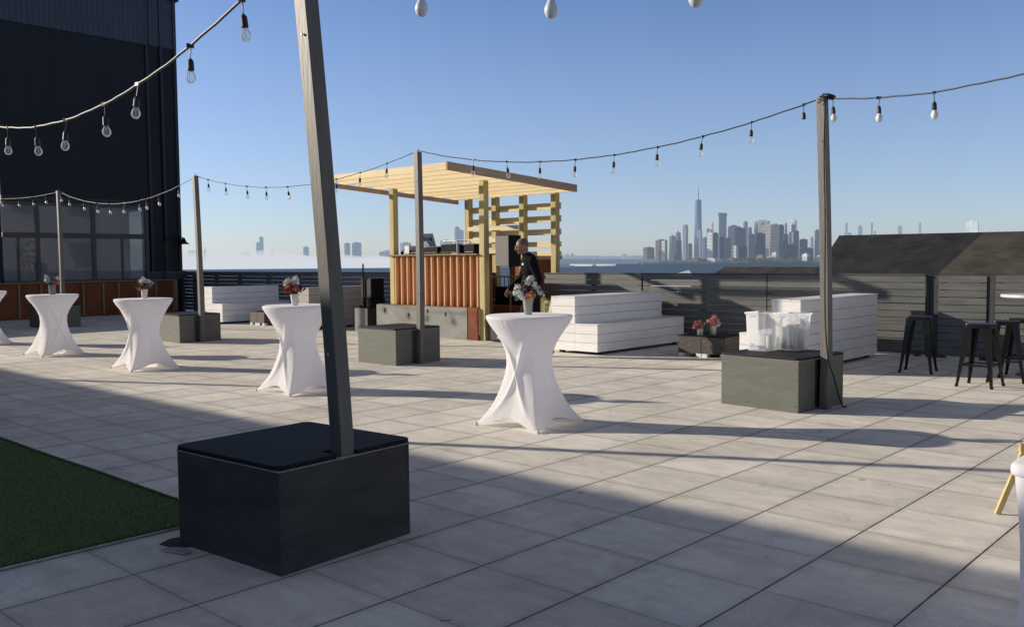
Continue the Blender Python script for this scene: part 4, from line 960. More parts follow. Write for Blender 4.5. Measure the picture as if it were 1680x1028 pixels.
def tub(label, x, y, z, rot, w_, d_, h_, seed, cups):
    root = empty('clear_tub', label, 'plastic tub', (x, y, z), rot, 'clear plastic tubs on the post box')
    t = .004; mb = MB()
    def ring(a, zz, r_): 
        hw, hd = w_/2*a, d_/2*a; out = []
        for cx_, cy_, a0 in ((hw-r_,hd-r_,0),(-hw+r_,hd-r_,90),(-hw+r_,-hd+r_,180),(hw-r_,-hd+r_,270)):
            for i in range(4): out.append((cx_+r_*math.cos(R(a0+30*i)), cy_+r_*math.sin(R(a0+30*i)), zz))
        return out
    rings = [ring(.80,.0,.025), ring(.84,.02,.03), ring(.90,h_*.45,.03), ring(.95,h_-.03,.03), ring(1.0,h_-.025,.03), ring(1.03,h_-.02,.03), ring(1.03,h_,.03), ring(.96,h_,.03)]
    vs = [p for q in rings for p in q]; n_ = 16; fs = [tuple(range(n_))[::-1]]
    for i in range(len(rings)-1):
        for j in range(n_): fs.append((i*n_+j, i*n_+(j+1)%n_, (i+1)*n_+(j+1)%n_, (i+1)*n_+j))
    mb.add(vs, fs).build('shell', M_TUB, root)
    for (sx, sy) in ((1,0),(-1,0)): MB().box(sx*w_*.5-.018, sx*w_*.5+.018, -.06, .06, h_-.06, h_-.045).build('handle', M_TUB, root)
    for k, (cx_, cy_, ch) in enumerate(cups):
        mb = MB().lathe([(.028,.012),(.036,ch),(.034,ch),(.026,.02)], 14, (cx_, cy_, 0))
        for q in range(int(ch/.022)): mb.lathe([(.0345,.03+.022*q),(.0375,.034+.022*q),(.0345,.038+.022*q)], 14, (cx_, cy_, 0))
        mb.build('cup_stack', M_CUP, root, smooth=True)
    # maker's oval mark and a row of small letters moulded on the front
    lg = MB(); pts = [(-.05+.035*math.cos(2*math.pi*i/18), -d_*.43-.004, .055+.02*math.sin(2*math.pi*i/18)) for i in range(19)]
    lg.tube(pts, .0022, 4)
    for k in range(6): lg.box(.0+.016*k,.009+.016*k,-d_*.43-.006,-d_*.43-.002,.045,.060)
    lg.box(-.058,-.054,-d_*.43-.006,-d_*.43-.002,.045,.066); lg.box(-.046,-.042,-d_*.43-.006,-d_*.43-.002,.045,.066)
    lg.build('moulded_mark', mat('dull_blue_print', (.25,.28,.33), .6, .1), root)
    return root
LZ = .570
tub('clear tub with a bluish milky wall, the left one on the post box', -4.80, 9.45, LZ, R(-6), .30, .30, .43, 1, [(.05,.05,.16)])
tub('clear tub holding stacked cream cups, nearer the post', -4.56, 9.69, LZ, R(-8), .30, .32, .42, 2, [(-.07,-.07,.25),(.0,-.07,.27),(.07,-.07,.25),(-.06,.05,.28),(.02,.05,.28),(.08,.05,.24)])

# ------------------------------------------------------------------ man walking behind the big table
def caps(mb, p, q, r0, r1, n=12):
    p, q = Vector(p), Vector(q); mb.ell(p, r0, n, 8); mb.ell(q, r1, n, 8); mb.tube([p, p.lerp(q,.5), q], [r0, (r0+r1)/2, r1], n)
S = 1.10
man = empty('person', 'man in a black sweater walking past the loudspeaker behind the big table', 'person', (-9.98, 11.465, 0), math.atan2(-.674, -.739) - math.pi/2 + R(8))
def sc(p): return tuple(S*v for v in p)
sh = {-1: (-.185, .05, 1.455), 1: (.185, .075, 1.455)}
el = {-1: (-.245, -.045, 1.17), 1: (.235, .13, 1.19)}
wr = {-1: (-.235, .05, .93), 1: (.20, .32, 1.035)}
hipj = {-1: (-.09, 0, .95), 1: (.09, .0, .95)}
kn = {-1: (-.10, -.02, .51), 1: (.10, .17, .52)}
an = {-1: (-.10, -.22, .10), 1: (.10, .20, .08)}
HC = Vector((0, .165, 1.665)); HR = Matrix.Rotation(R(-14), 3, 'X')      # chin down
def hp_(x, y, z): return HC + HR @ Vector((x, y, z))
bm_ = MB()
def E(mb, c, r, rot=None, grow=0, n=16, k=10): mb.ell(sc(c), tuple(S*(q+grow) for q in r), n, k, rot)
def torso(mb, g):
    E(mb, (0,.045,1.34), (.185,.115,.20), Matrix.Rotation(R(-8),3,'X'), g); E(mb, (0,.02,1.14), (.165,.125,.19), None, g)
    E(mb, (0,.06,1.44), (.19,.085,.075), None, g); E(mb, (0,.0,.98), (.165,.12,.13), None, g)
def arm(mb, s, g, w=True):
    caps(mb, sc(sh[s]), sc(el[s]), S*(.058+g), S*(.045+g)); caps(mb, sc(el[s]), sc(wr[s]), S*(.044+g), S*((.030 if w else .034)+g))
def leg(mb, s, g):
    caps(mb, sc(hipj[s]), sc(kn[s]), S*(.086+g), S*(.058+g)); caps(mb, sc(kn[s]), sc(an[s]), S*(.056+g), S*(.040+g))
torso(bm_, 0)
for s in (-1,1): arm(bm_, s, 0); leg(bm_, s, 0)
caps(bm_, sc((0,.075,1.48)), sc((0,.125,1.58)), S*.060, S*.056)
# head
def H(c, r, rot=None): bm_.ell(tuple(S*v for v in hp_(*c)), tuple(S*v for v in r), 18, 12, HR @ rot if rot else HR)
H((0,-.012,.035), (.074,.094,.082)); H((0,.028,-.005), (.064,.064,.075)); H((0,.045,-.062), (.044,.042,.038)); H((0,.065,-.085), (.024,.020,.018))
H((0,-.035,-.05), (.055,.05,.06)); H((0,.088,.022), (.050,.014,.012)); H((0,.100,-.012), (.011,.016,.026), Matrix.Rotation(R(18),3,'X')); H((0,.108,-.026), (.016,.014,.011))
H((0,.086,-.052), (.022,.012,.006)); H((0,.085,-.062), (.020,.011,.007))
for s in (-1,1): H((s*.074,-.012,-.005), (.009,.022,.032)); H((s*.040,.062,-.018), (.020,.018,.018))
# hands: palm, four fingers, thumb
def hand(mb, s, w0, fwd, palm_n, curl):
    w0 = Vector(w0); f = Vector(fwd).normalized(); nrm = Vector(palm_n); nrm = (nrm - f*nrm.dot(f)).normalized(); side = f.cross(nrm)
    rot = Matrix((side, f, nrm)).transposed()
    mb.ell((w0+f*.05)*S, (S*.040, S*.055, S*.015), 12, 8, rot); mb.ell((w0+f*.01)*S, (S*.028, S*.03, S*.02), 10, 7, rot)
    for k, (o, L_) in enumerate(((-.028,.068),(-.010,.078),(.009,.073),(.026,.058))):
        p = w0 + f*.092 + side*o; d = f.copy(); pts = [p]
        for j, u in enumerate((.45,.32,.23)):
            d = (d*math.cos(curl) + nrm*math.sin(curl)).normalized() if True else d
            nrm2 = nrm; p = p + d*L_*u; pts.append(p)
            d = d
        mb.tube([q*S for q in pts], [S*.0092, S*.0088, S*.008, S*.0066], 8); mb.ell(pts[-1]*S, S*.0066, 8, 6); mb.ell(pts[0]*S, S*.0098, 8, 6); mb.ell(pts[1]*S, S*.0088, 8, 6)
    ts_ = -1 if s > 0 else 1
    p0 = w0 + f*.03 + side*(-.034); p1 = p0 + f*.030 - side*.020 + nrm*.010; p2 = p1 + f*.030 - side*.006 + nrm*.010
    mb.tube([p0*S, p1*S, p2*S], [S*.0125, S*.0105, S*.008], 8); mb.ell(p2*S, S*.008, 8, 6); mb.ell(p1*S, S*.0105, 8, 6)
hand(bm_, 1, wr[1], (-.05,.55,-.75), (-.9,-.2,-.2), .42)
hand(bm_, -1, wr[-1], (.0,.25,-.95), (.9,-.2,-.1), .35)
body = bm_.build('body', M_SKIN, man, smooth=True)
def remesh(o, vox, sm=2):
    r_ = o.modifiers.new('join', 'REMESH'); r_.mode = 'VOXEL'; r_.voxel_size = vox; r_.use_smooth_shade = True
    q = o.modifiers.new('soft', 'SMOOTH'); q.factor = .5; q.iterations = sm
remesh(body, .0065, 2)
tx = bpy.data.textures.new('cloth_folds', 'CLOUDS'); tx.noise_scale = .11
def folds(o, s):
    d = o.modifiers.new('folds', 'DISPLACE'); d.texture = tx; d.strength = s; d.mid_level = .5
sw = MB(); torso(sw, .032)
for s in (-1,1): arm(sw, s, .014, False)
caps(sw, sc((0,.07,1.47)), sc((0,.105,1.535)), S*.068, S*.066)
E(sw, (0,.0,1.0), (.178,.138,.10))
swo = sw.build('sweater', M_SWEAT, man, smooth=True); remesh(swo, .009, 3); folds(swo, .022)
tr_ = MB(); E(tr_, (0,.0,.96), (.170,.128,.12))
for s in (-1,1): leg(tr_, s, .014)
tro = tr_.build('trousers', M_TROUS, man, smooth=True); remesh(tro, .010, 3); folds(tro, .02)
for s in (-1,1):
    b = MB(); a = Vector(an[s]); b.ell((a+Vector((0,.06,-.04)))*S, (S*.047, S*.135, S*.042), 14, 9); b.ell((a+Vector((0,-.03,-.02)))*S, (S*.042, S*.055, S*.055), 12, 8)
    so_ = b.build('shoe', M_BLACK, man, smooth=True)
    if s == 1: pass
hr = MB()
for i in range(1):
    c = hp_(0,-.018,.040); hr.ell(tuple(S*v for v in c), (S*.0755, S*.093, S*.083), 20, 12, HR)
hro = hr.build('hair', M_HAIR, man, smooth=True)
# trim the hair cap to the sides and back of the head
me = hro.data; bmx = bmesh.new(); bmx.from_mesh(me)
inv = HR.transposed()
kill = [v for v in bmx.verts if (lambda q: q.y > .055 - .35*max(0, .06-q.z) or q.z < -.045)(inv @ (Vector(v.co)/S - HC))]
bmesh.ops.delete(bmx, geom=kill, context='VERTS'); bmx.to_mesh(me); bmx.free()
for s in (-1,1): MB().ell(tuple(S*v for v in hp_(s*.031,.083,.004)), S*.011, 10, 8).build('eye', M_EYE, man, smooth=True)
gg = MB()
for s in (-1,1):
    pts = [tuple(S*v for v in hp_(s*.033+.023*math.cos(t), .102, .002+.017*math.sin(t))) for t in [2*math.pi*i/12 for i in range(13)]]
    gg.tube(pts, S*.0016, 5); gg.tube([tuple(S*v for v in hp_(s*.056,.100,.006)), tuple(S*v for v in hp_(s*.076,.03,.010)), tuple(S*v for v in hp_(s*.079,-.02,.006))], S*.0018, 5)
gg.build('glasses', M_CHROME, man)
lgo = MB(); q = Vector((-.105,.178,1.40)); lgo.add([Vector(v)*S for v in ((-.125,.168,1.385),(-.085,.182,1.385),(-.083,.180,1.415),(-.123,.166,1.415))], [(0,1,2,3)])
lgo.build('chest_patch', M_WPLAS, man)

# ------------------------------------------------------------------ roofs beyond the fence
def roof_quads(name, label, faces, cat='roof', base=None):
    root = empty(name, label, cat, faces[0][1][0])
    o0 = Vector(faces[0][1][0])
    for nm, pts, m in faces:
        P = [Vector(p)-o0 for p in pts]
        me = bpy.data.meshes.new(nm); me.from_pydata([tuple(p) for p in P], [], [tuple(range(len(P)))]); me.materials.append(m)
        uvl = me.uv_layers.new(name='UVMap'); nn = (P[1]-P[0]).cross(P[2]-P[0]).normalized()
        ux = Vector((0,0,1)).cross(nn); ux = ux.normalized() if ux.length > .01 else Vector((1,0,0)); uy = nn.cross(ux)
        for li, lp_ in enumerate(me.loops): p = P[lp_.vertex_index]; uvl.data[li].uv = (p.dot(ux), p.dot(uy))
        o = bpy.data.objects.new(nm, me); col.objects.link(o); o.parent = root
    return root
M_SH1 = shingle_mat('dark_shingles', (.029,.031,.035), (.040,.041,.045)); M_SH2 = shingle_mat('brown_shingles', (.066,.060,.055), (.084,.076,.068))
M_BRK = mat('neighbour_wall', (.12,.09,.07), .9, .2, 1.)
yr = 33.
A = (-13.75, yr, 2.42); B = (-8.85, yr, 2.40)
roof_quads('shingled_roof', 'big dark shingle roof with a brown wing beyond the fence', [
    ('main_slope', [A, (-13.5, yr-9, -3.0), (-11.75, yr-9, -3.0), B], M_SH1),
    ('hip_slope', [A, (-17.6, yr+9, -3.0), (-13.5, yr-9, -3.0)], M_SH1),
    ('rear_slope', [A, (8, yr, 2.36), (8, yr+9, -3), (-17.6, yr+9, -3)], M_SH1),
    ('wing_slope', [B, (-11.75, yr-9, -3.0), (8, yr-9, -3.0), (8, yr, 2.36)], M_SH2),  # brown shingle in the main plane, lightened to paint its sunlit look
    ('wall', [(-13.3, yr-8.7, -9), (7.5, yr-8.7, -9), (7.5, yr-8.7, -3.05), (-13.3, yr-8.7, -3.05)], M_BRK)])
p0, p1 = far(1190,437.5,52), far(1345,437.5,50)
q0 = far(1160,452,46); 
roof_quads('low_roof', 'low brown shingle roof showing just above the fence top', [
    ('main_slope', [p0, (q0.x-4, q0.y-4, q0.z-3.2), (p1.x+1, p1.y-9, q0.z-3.2), (p1.x+3, p1.y, p1.z)], M_SH2),
    ('hip_slope', [p0, (p0.x-4, p0.y+7, q0.z-3.2), (q0.x-4, q0.y-4, q0.z-3.2)], M_SH2),
    ('rear_slope', [p0, (p1.x+3, p1.y, p1.z), (p1.x+3, p1.y+8, q0.z-3.2), (p0.x-4, p0.y+7, q0.z-3.2)], M_SH2)])
t0 = far(1130,443,60)
tn = MB(); cs = [(t0.x-2.2,t0.y-2.2,t0.z-.75),(t0.x+2.2,t0.y-2.2,t0.z-.75),(t0.x+2.2,t0.y+2.2,t0.z-.75),(t0.x-2.2,t0.y+2.2,t0.z-.75)]
tn.add([*cs, tuple(t0)], [(0,1,4),(1,2,4),(2,3,4),(3,0,4)]); tn.add([(x,y,z-.002) for x,y,z in cs]+[(x,y,z-.3) for x,y,z in cs], [(0,1,5,4),(1,2,6,5),(2,3,7,6),(3,0,4,7)])
for x, y, z in cs: tn.box(x-.04,x+.04,y-.04,y+.04,-9,z-.31)
tag(tn.build('canopy_tent', mat('pale_canopy', (.55,.60,.64), .7, .05)), 'pale peaked canopy tent just beyond the fence top', 'tent')

# ------------------------------------------------------------------ far shore, skyline, ferries, fog
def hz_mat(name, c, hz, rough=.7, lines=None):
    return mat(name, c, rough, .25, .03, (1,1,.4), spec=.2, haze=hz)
def tower(name, label, x0, x1, ytop, D, c, hz, f=.25, ybase=None, taper=1.0, spire=None, group='skyline towers across the water', crown=None, mname=None, lit=None):
    cr_ = (c_, s_); fw = (-s_, c_)
    pl, pr = far(x0, 430, D), far(x1, 430, D); wdt = (pr-pl).length
    top = far((x0+x1)/2, ytop, D).z; zb = -22.
    C = Vector((pl.x + (pr.x-pl.x)*f, pl.y + (pr.y-pl.y)*f, 0))
    Lp = Vector((pl.x, pl.y, 0)) + Vector((fw[0], fw[1], 0))*wdt*f*1.2
    Rp = Vector((pr.x, pr.y, 0)) + Vector((fw[0], fw[1], 0))*wdt*(1-f)*.833
    Bk = Lp + Rp - C; ctr = (Lp+Rp)/2
    root = empty(name, label, 'skyscraper' if ytop < 412 else 'building', (ctr.x, ctr.y, zb), 0, group)
    q = [p - ctr for p in (C, Rp, Bk, Lp)]
    t = [p*taper for p in q]
    hh = top - zb
    m_ = hz_mat(mname or ('far_wall_%d_%d' % (int(c[0]*1000), int(hz*100))), c, hz)
    mb = MB(); mb.hexa([(p.x,p.y,0) for p in q], [(p.x,p.y,hh) for p in t]); mb.build('shaft', m_, root)
    # window bands: thin ledges every few storeys
    wm = hz_mat('far_glazing_%d_%d' % (int(c[0]*1000), int(hz*100)), tuple(v*.62 for v in c), hz)
    nb_ = max(2, int(hh/20)) if ytop < 424 and D < 6600 else 0; bd_ = MB()
    for k in range(1, nb_):
        z0 = hh*k/nb_; a = 1+(taper-1)*k/nb_; e = 1.006
        bd_.hexa([(p.x*a*e,p.y*a*e,z0) for p in q], [(p.x*a*e,p.y*a*e,z0+hh/nb_*.28) for p in q])
    if nb_: bd_.build('floor_stripe', wm, root)
    # roof plant
    mb = MB(); k = .45*taper; mb.hexa([(p.x*k,p.y*k,hh+.01) for p in q], [(p.x*k,p.y*k,hh*1.0+max(4, hh*.03)) for p in q]); mb.build('roof_plant', m_, root)
    if spire:
        zt = far((x0+x1)/2, spire, D).z - zb
        mb = MB(); rr_ = max(1.2, wdt*.035); mb.tube([(0,0,hh),(0,0,hh+(zt-hh)*.5),(0,0,zt)], [rr_, rr_*.6, rr_*.25], 8); mb.build('spire', m_, root)
    if crown:
        y0, y1, ex = crown; za, zb_ = far(x0, y1, D).z - zb, far(x0, y0, D).z - zb
        mb = MB(); mb.hexa([(p.x*ex,p.y*ex,za) for p in q], [(p.x*ex,p.y*ex,zb_) for p in q]); mb.build('crown', m_, root)
    return root
def zx(v): return 1040 + v/4.667
def zy(v): return 290 + v/4.667
DK, MD, LT, CM, BR = (.030,.050,.105), (.055,.085,.14), (.18,.21,.25), (.58,.52,.42), (.12,.10,.09)
SKY = [  # x0, x1, top (in the enlarged crop), distance, colour, haze, lit share, extras, label
 (75,165,540,5900,BR,.34,.3,{}, 'low brown block at the waterside end of the big skyline'),
 (170,265,482,5950,BR,.34,.3,{}, 'brown slab next to the waterside block of the skyline'),
 (215,240,492,5880,CM,.40,.9,{}, 'narrow pale strip tower in front of the brown slab'),
 (268,335,452,6000,MD,.42,.35,{'taper':.7,'spire':430}, 'blue-grey tower with a rounded tapering top near the skyline end'),
 (310,380,425,6150,BR,.40,.3,{'taper':.55,'spire':400}, 'brownish tower with a stepped pointed top'),
 (312,372,490,5900,DK,.30,.2,{}, 'dark block in front of the pointed brown tower'),
 (378,418,370,6200,LT,.40,.5,{}, 'slim pale grey tower left of the tallest glass tower'),
 (418,450,512,6000,DK,.34,.2,{}, 'small dark block at the foot of the slim pale tower'),
 (488,526,415,6050,LT,.44,.6,{}, 'pale block standing before the tallest glass tower'),
 (470,505,475,6000,MD,.42,.3,{'taper':.6}, 'low pointed block at the foot of the tallest tower'),
 (528,572,465,6100,MD,.42,.3,{}, 'low blue-grey block right of the tallest tower'),
 (558,582,400,6300,BR,.44,.5,{}, 'narrow brown tower behind the white cylinder block'),
 (583,613,350,6300,CM,.46,.6,{'taper':.8,'spire':328}, 'slim cream tower with a pointed top behind the white block'),
 (567,606,428,5850,(.62,.62,.58),.34,.85,{}, 'bright white rounded block at the water front of the skyline'),
 (603,655,430,5900,DK,.28,.1,{}, 'dark slab attached to the bright white block'),
 (650,720,300,6200,DK,.42,.12,{'crown':(275,300,1.12)}, 'tall dark tower with an overhanging square head'),
 (655,702,460,5850,DK,.26,.1,{}, 'dark blue block below the square-headed tower'),
 (700,752,470,5900,DK,.30,.2,{}, 'dark low block beside the square-headed tower'),
 (720,835,375,6300,DK,.40,.1,{'taper':.9}, 'broad dark tower with a sloped top in the skyline middle'),
 (722,755,392,6200,BR,.42,.5,{}, 'brownish tower in front of the broad sloped-top tower'),
 (752,876,390,5950,DK,.30,.17,{}, 'big blue slab with a pale lit edge in the skyline middle'),
 (752,795,528,5800,CM,.36,.7,{}, 'low pale building at the foot of the big blue slab'),
 (795,882,530,5780,DK,.24,.1,{}, 'long low dark building beside the pale low one'),
 (840,876,345,6350,MD,.44,.3,{'spire':325}, 'stepped tower rising behind the big blue slab'),
 (875,908,390,6250,DK,.40,.2,{}, 'dark tower right of the big blue slab'),
 (882,935,440,6000,DK,.32,.2,{'taper':.85}, 'mid-height dark block in the skyline middle'),
 (918,962,365,6250,BR,.42,.5,{'taper':.6,'spire':330}, 'brownish tower with a slanting pointed top'),
 (945,1042,337,6400,(.20,.22,.19),.48,.8,{}, 'wide greenish tower with pale vertical stripes at its head'),
 (975,1000,355,6200,MD,.40,.3,{}, 'narrow grey tower in front of the striped wide tower'),
 (928,1026,432,5850,DK,.25,.1,{}, 'wide dark blue block near the shore in the skyline'),
 (1008,1152,365,6000,(.34,.29,.24),.36,.70,{}, 'broad cream tower with closely spaced vertical ribs'),
 (1112,1158,372,5980,DK,.28,.1,{}, 'dark tower attached to the broad cream tower'),
 (1150,1182,358,6300,DK,.42,.2,{'taper':.6,'spire':325}, 'thin dark spired tower right of the cream tower'),
 (1140,1190,440,5900,DK,.27,.2,{}, 'low dark block with a white sign below the spired tower'),
 (1195,1250,332,6300,(.60,.62,.62),.46,.65,{}, 'pale tower with a bright white head'),
 (1190,1228,425,5950,(.30,.30,.31),.38,.8,{'taper':.8}, 'sloping grey tower before the white-headed tower'),
 (1225,1276,415,5950,DK,.30,.15,{'taper':.85}, 'dark stepped tower right of the white-headed tower'),
 (1200,1248,366,6200,DK,.40,.15,{'taper':.7}, 'dark pointed tower in front of the white head'),
 (1270,1346,478,5900,DK,.28,.15,{}, 'low wide dark building with a bright roof sign'),
 (1350,1382,460,6100,(.26,.27,.27),.44,.6,{'taper':.55,'spire':440}, 'small pale pointed tower close to the post with the cord'),
 (1385,1436,408,6050,MD,.36,.2,{}, 'blue-grey tower directly beside the post with the cord'),
 (1150,1275,520,5800,DK,.24,.1,{}, 'long dark low block in front of the stepped towers'),
 (1290,1400,545,5780,DK,.26,.1,{}, 'dark low shed row beneath the right part of the skyline'),
]
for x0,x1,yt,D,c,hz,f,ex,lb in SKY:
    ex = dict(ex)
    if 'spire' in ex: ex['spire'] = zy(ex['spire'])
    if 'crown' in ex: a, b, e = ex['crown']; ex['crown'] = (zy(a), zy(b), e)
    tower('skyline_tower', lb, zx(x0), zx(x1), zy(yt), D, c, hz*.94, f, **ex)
# the tallest tower: square base turning to a rotated square at the top, facets between
D = 6150; pl, pr = far(1137.2,430,D), far(1153.3,430,D); wd = (pr-pl).length*.93/2; ctr = (pl+pr)/2
tt = empty('glass_tower', 'tallest tapering glass tower with chamfered facets and a long spire', 'skyscraper', (ctr.x, ctr.y, -22)); htop = far(1145,330,D).z+22; hsp = far(1145,304,D).z+22
a0 = YAW + R(12); bq = [(wd*math.cos(a0+R(90*i)), wd*math.sin(a0+R(90*i))) for i in range(4)]; tq = [(wd*.72*math.cos(a0+R(45+90*i)), wd*.72*math.sin(a0+R(45+90*i))) for i in range(4)]
M_GT = mat('tower_glass', (.16,.24,.36), .25, .12, .02, spec=.8, haze=.36)
M_GT2 = mat('tower_glass_dark', (.07,.12,.22), .25, .12, .02, spec=.8, haze=.36)
mb = MB(); mb.use(M_GT); hb = htop*.09
vs = [(x,y,0) for x,y in bq]+[(x,y,hb) for x,y in bq]+[(x,y,htop) for x,y in tq]; mb.add(vs, [(i,(i+1)%4,4+(i+1)%4,4+i) for i in range(4)])
mb.use(M_GT); mb.add(vs, [(4+i,4+(i+1)%4,8+i) for i in range(4)]); mb.use(M_GT2); mb.add(vs, [(4+(i+1)%4,8+(i+1)%4,8+i) for i in range(4)]); mb.add(vs, [(8,9,10,11)])
mb.build('glass_shaft', None, tt)
MB().lathe([(wd*.62,0),(wd*.62,htop*.022),(wd*.2,htop*.023)], 16, (0,0,htop)).build('roof_ring', M_GT2, tt)
MB().tube([(0,0,htop),(0,0,htop+(hsp-htop)*.6),(0,0,hsp)], [5.5,3.5,1.2], 8).build('spire', mat('spire_steel', (.35,.37,.40), .4, .1, .1, haze=.36), tt)
# midtown towers seen over the shingle roof
for i,(x0,x1,yt,hz,sp,lb) in enumerate([(1386.5,1391,366,.72,361,'needle-thin pale tower nearest the post above the dark roof'),(1408,1416,371,.66,360,'stepped tower with antenna above the dark roof'),(1428.5,1432,366,.66,None,'thin dark tower right of the antenna tower over the roof'),(1434,1437,379,.72,None,'short stub of a far tower over the dark roof'),
        (1473,1481,371,.72,365,'pale pointed tower alone above the middle of the dark roof'),(1507,1511.5,366,.76,None,'faint square needle tower above the dark roof')]):
    tower('midtown_tower', lb, x0, x1, yt, 9800, (.09,.11,.15), hz, .3, spire=sp, group='far towers above the shingle roof')
tower('midtown_tower', 'bright glass tower shining above the brown roof wing', 1590.5, 1605, 363, 7000, (.70,.78,.82), .40, .88, group='far towers above the shingle roof')
tower('midtown_tower', 'long pale block low over the end of the dark roof', 1386, 1400, 382, 9000, (.12,.14,.17), .66, .3, group='far towers above the shingle roof')
# far shore on the other side, partly in haze and fog
NJ = [(307,321,411,.80,'faint wide block in the fog beside the building corner'),(394,409,415,.84,'faint low block in the fog left of the paired tower'),(420,426,398,.70,'shorter half of the paired tower above the fog'),(425.5,432,389,.68,'taller half of the paired tower above the fog'),(444,448,413,.80,'tiny stump just right of the paired tower in the fog'),
      (497,506,405,.66,'single grey tower in the fog left of the leaning post'),(564.5,574,399,.60,'left one of two twin towers right of the leaning post'),(577,592,398,.60,'wider right one of two twin towers by the leaning post'),(622,632,413,.66,'low pale block left of the booth post'),(630,641,411,.66,'low pale block touching the booth timber post'),
      (656,674,398,.66,'wide grey tower behind the booth counter by the timber post'),(746,755,373,.58,'tall twin-topped tower seen through the booth'),(754.5,761,378,.60,'shorter neighbour of the tower seen through the booth'),(722,742,394,.70,'faint block behind the turntable through the booth'),
      (928,934,417,.74,'small faint tower just right of the pergola'),(936,942,416,.74,'second small faint tower right of the pergola'),(920,926,418,.76,'tiny faint tower touching the pergola post'),(1020,1030,417,.78,'tiny faint block on the open shore before the skyline')]
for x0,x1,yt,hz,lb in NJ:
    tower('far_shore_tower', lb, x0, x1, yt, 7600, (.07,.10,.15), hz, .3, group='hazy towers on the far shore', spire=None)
st = empty('statue', 'tiny hazy statue on a pedestal raising one arm, beside the far-left post', 'statue', (far(336,418,4200).x, far(336,418,4200).y, -22))
M_ST = hz_mat('statue_haze', (.09,.14,.14), .62)
MB().lathe([(14,0),(13,20),(9,24),(7.5,44),(8.5,47),(6,48)], 8).build('pedestal', hz_mat('pedestal_haze', (.25,.24,.22), .66), st)
mb = MB(); mb.lathe([(5,47),(4.4,58),(3.6,70),(3.9,76),(2.0,80),(2.3,84),(1.0,87)], 10); mb.tube([(2.6,0,76),(4.8,0,84),(5.4,0,93)], [1.4,1.1,.9], 8); mb.lathe([(1.2,93),(1.8,95),(.4,98)], 8, (5.4,0,0)); mb.build('figure', M_ST, st)

def land(name, xa, xb, ya, D, c, hz, jag=6, seed=1, depth=500, label=None):
    r_ = random.Random(seed); n_ = 60; vs = []; fs = []
    for i in range(n_+1):
        x = xa + (xb-xa)*i/n_; p = far(x, 430, D)
        h_ = far(x, ya, D).z + (r_.random()-.5)*jag; h_ = max(h_, -21)
        if i in (0, n_): h_ = -21.8
        b_ = far(x, 430, D+depth)
        vs += [(p.x,p.y,-22.5),(p.x,p.y,h_-2),(b_.x,b_.y,h_+1)]
    for i in range(n_):
        a = 3*i; fs += [(a,a+3,a+4,a+1),(a+1,a+4,a+5,a+2)]
    o = MB().add(vs, fs).build(name, hz_mat(name+'_haze%d' % seed, c, hz), smooth=False)
    return tag(o, kind='structure')
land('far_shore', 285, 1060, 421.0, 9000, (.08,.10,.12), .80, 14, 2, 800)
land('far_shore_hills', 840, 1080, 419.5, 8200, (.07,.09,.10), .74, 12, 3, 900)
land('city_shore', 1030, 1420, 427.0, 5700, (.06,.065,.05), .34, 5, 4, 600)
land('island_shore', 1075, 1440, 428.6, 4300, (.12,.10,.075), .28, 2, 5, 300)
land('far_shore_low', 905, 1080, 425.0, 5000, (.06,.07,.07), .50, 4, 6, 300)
# trees along the island shore: a mass of foliage
tl = MB(); r_ = random.Random(5)
for x0, x1, n_, ht_ in ((1050,1140,60,9),(1213,1256,110,24),(1258,1314,150,23),(1150,1215,50,12),(1312,1400,70,12),(1225,1240,40,34)):
    for k in range(n_):
        p = far(r_.uniform(x0,x1), 430, 4290 - r_.random()*60); zc = -22 + r_.uniform(2, ht_)
        for q in range(14):
            tl.leaf((p.x+r_.gauss(0,5), p.y+r_.gauss(0,5), zc+r_.gauss(0,2.4)), r_.uniform(1.5,3))
tag(tl.build('shore_trees', mat('far_foliage', (.06,.09,.02), .9, .5, .03, c2=(.24,.26,.05), haze=.2)), kind='stuff', label='green trees massed along the island shore', cat='trees')
for x0,x1,y0,c,lb in ((1128,1162,424.5,(.10,.055,.05),'long dark red shed on the island pier'),(1155,1190,424.2,(.45,.45,.45),'white-roofed long shed on the island shore'),(1193,1214,423.6,(.10,.08,.07),'brown low house row among the island trees'),(1243,1258,418.5,(.25,.14,.10),'red brick house by the island trees'),
        (1262,1283,419.5,(.36,.30,.24),'cream low house in the middle of the island shore'),(1268,1278,414.5,(.70,.70,.68),'white gabled house above the cream low house'),(1312,1338,421,(.03,.04,.06),'dark glass pavilion on the island shore'),(1318,1330,416.5,(.66,.66,.66),'white shed behind the dark glass pavilion'),(1341,1349,420,(.60,.60,.60),'small white house close to the post with the cord')):
    tower('shore_house', lb, x0, x1, y0, 4360, c, .24, .5, group='low houses on the island shore')
def boat(label, px, D, L_, H_, c, cat='boat', name='ferry'):
    p = far(px, 430, D); root = empty(name, label, cat, (p.x, p.y, -22), YAW + R(8), 'boats on the harbour')
    hl = MB(); hl.prism([(-L_/2,-L_*.09),(L_*.32,-L_*.09),(L_/2,0),(L_*.32,L_*.09),(-L_/2,L_*.09)], -.5, H_*.35); hl.build('hull', hz_mat('boat_hull_%d' % int(c[0]*100), c, .25), root)
    MB().box(-L_*.38,L_*.25,-L_*.07,L_*.07,H_*.351,H_*.75).build('cabin', hz_mat('boat_cabin', (.6,.6,.6), .25), root)
    MB().box(-L_*.1,L_*.15,-L_*.05,L_*.05,H_*.751,H_).build('wheelhouse', hz_mat('boat_cabin', (.6,.6,.6), .25), root)
    return root
boat('white ferry with a pale wake right of the pergola', 975, 2900, 26, 10, (.12,.14,.18))
boat('small tug boat far left of the tall black speaker', 596.5, 2600, 9, 6, (.05,.05,.06), name='tug_boat')
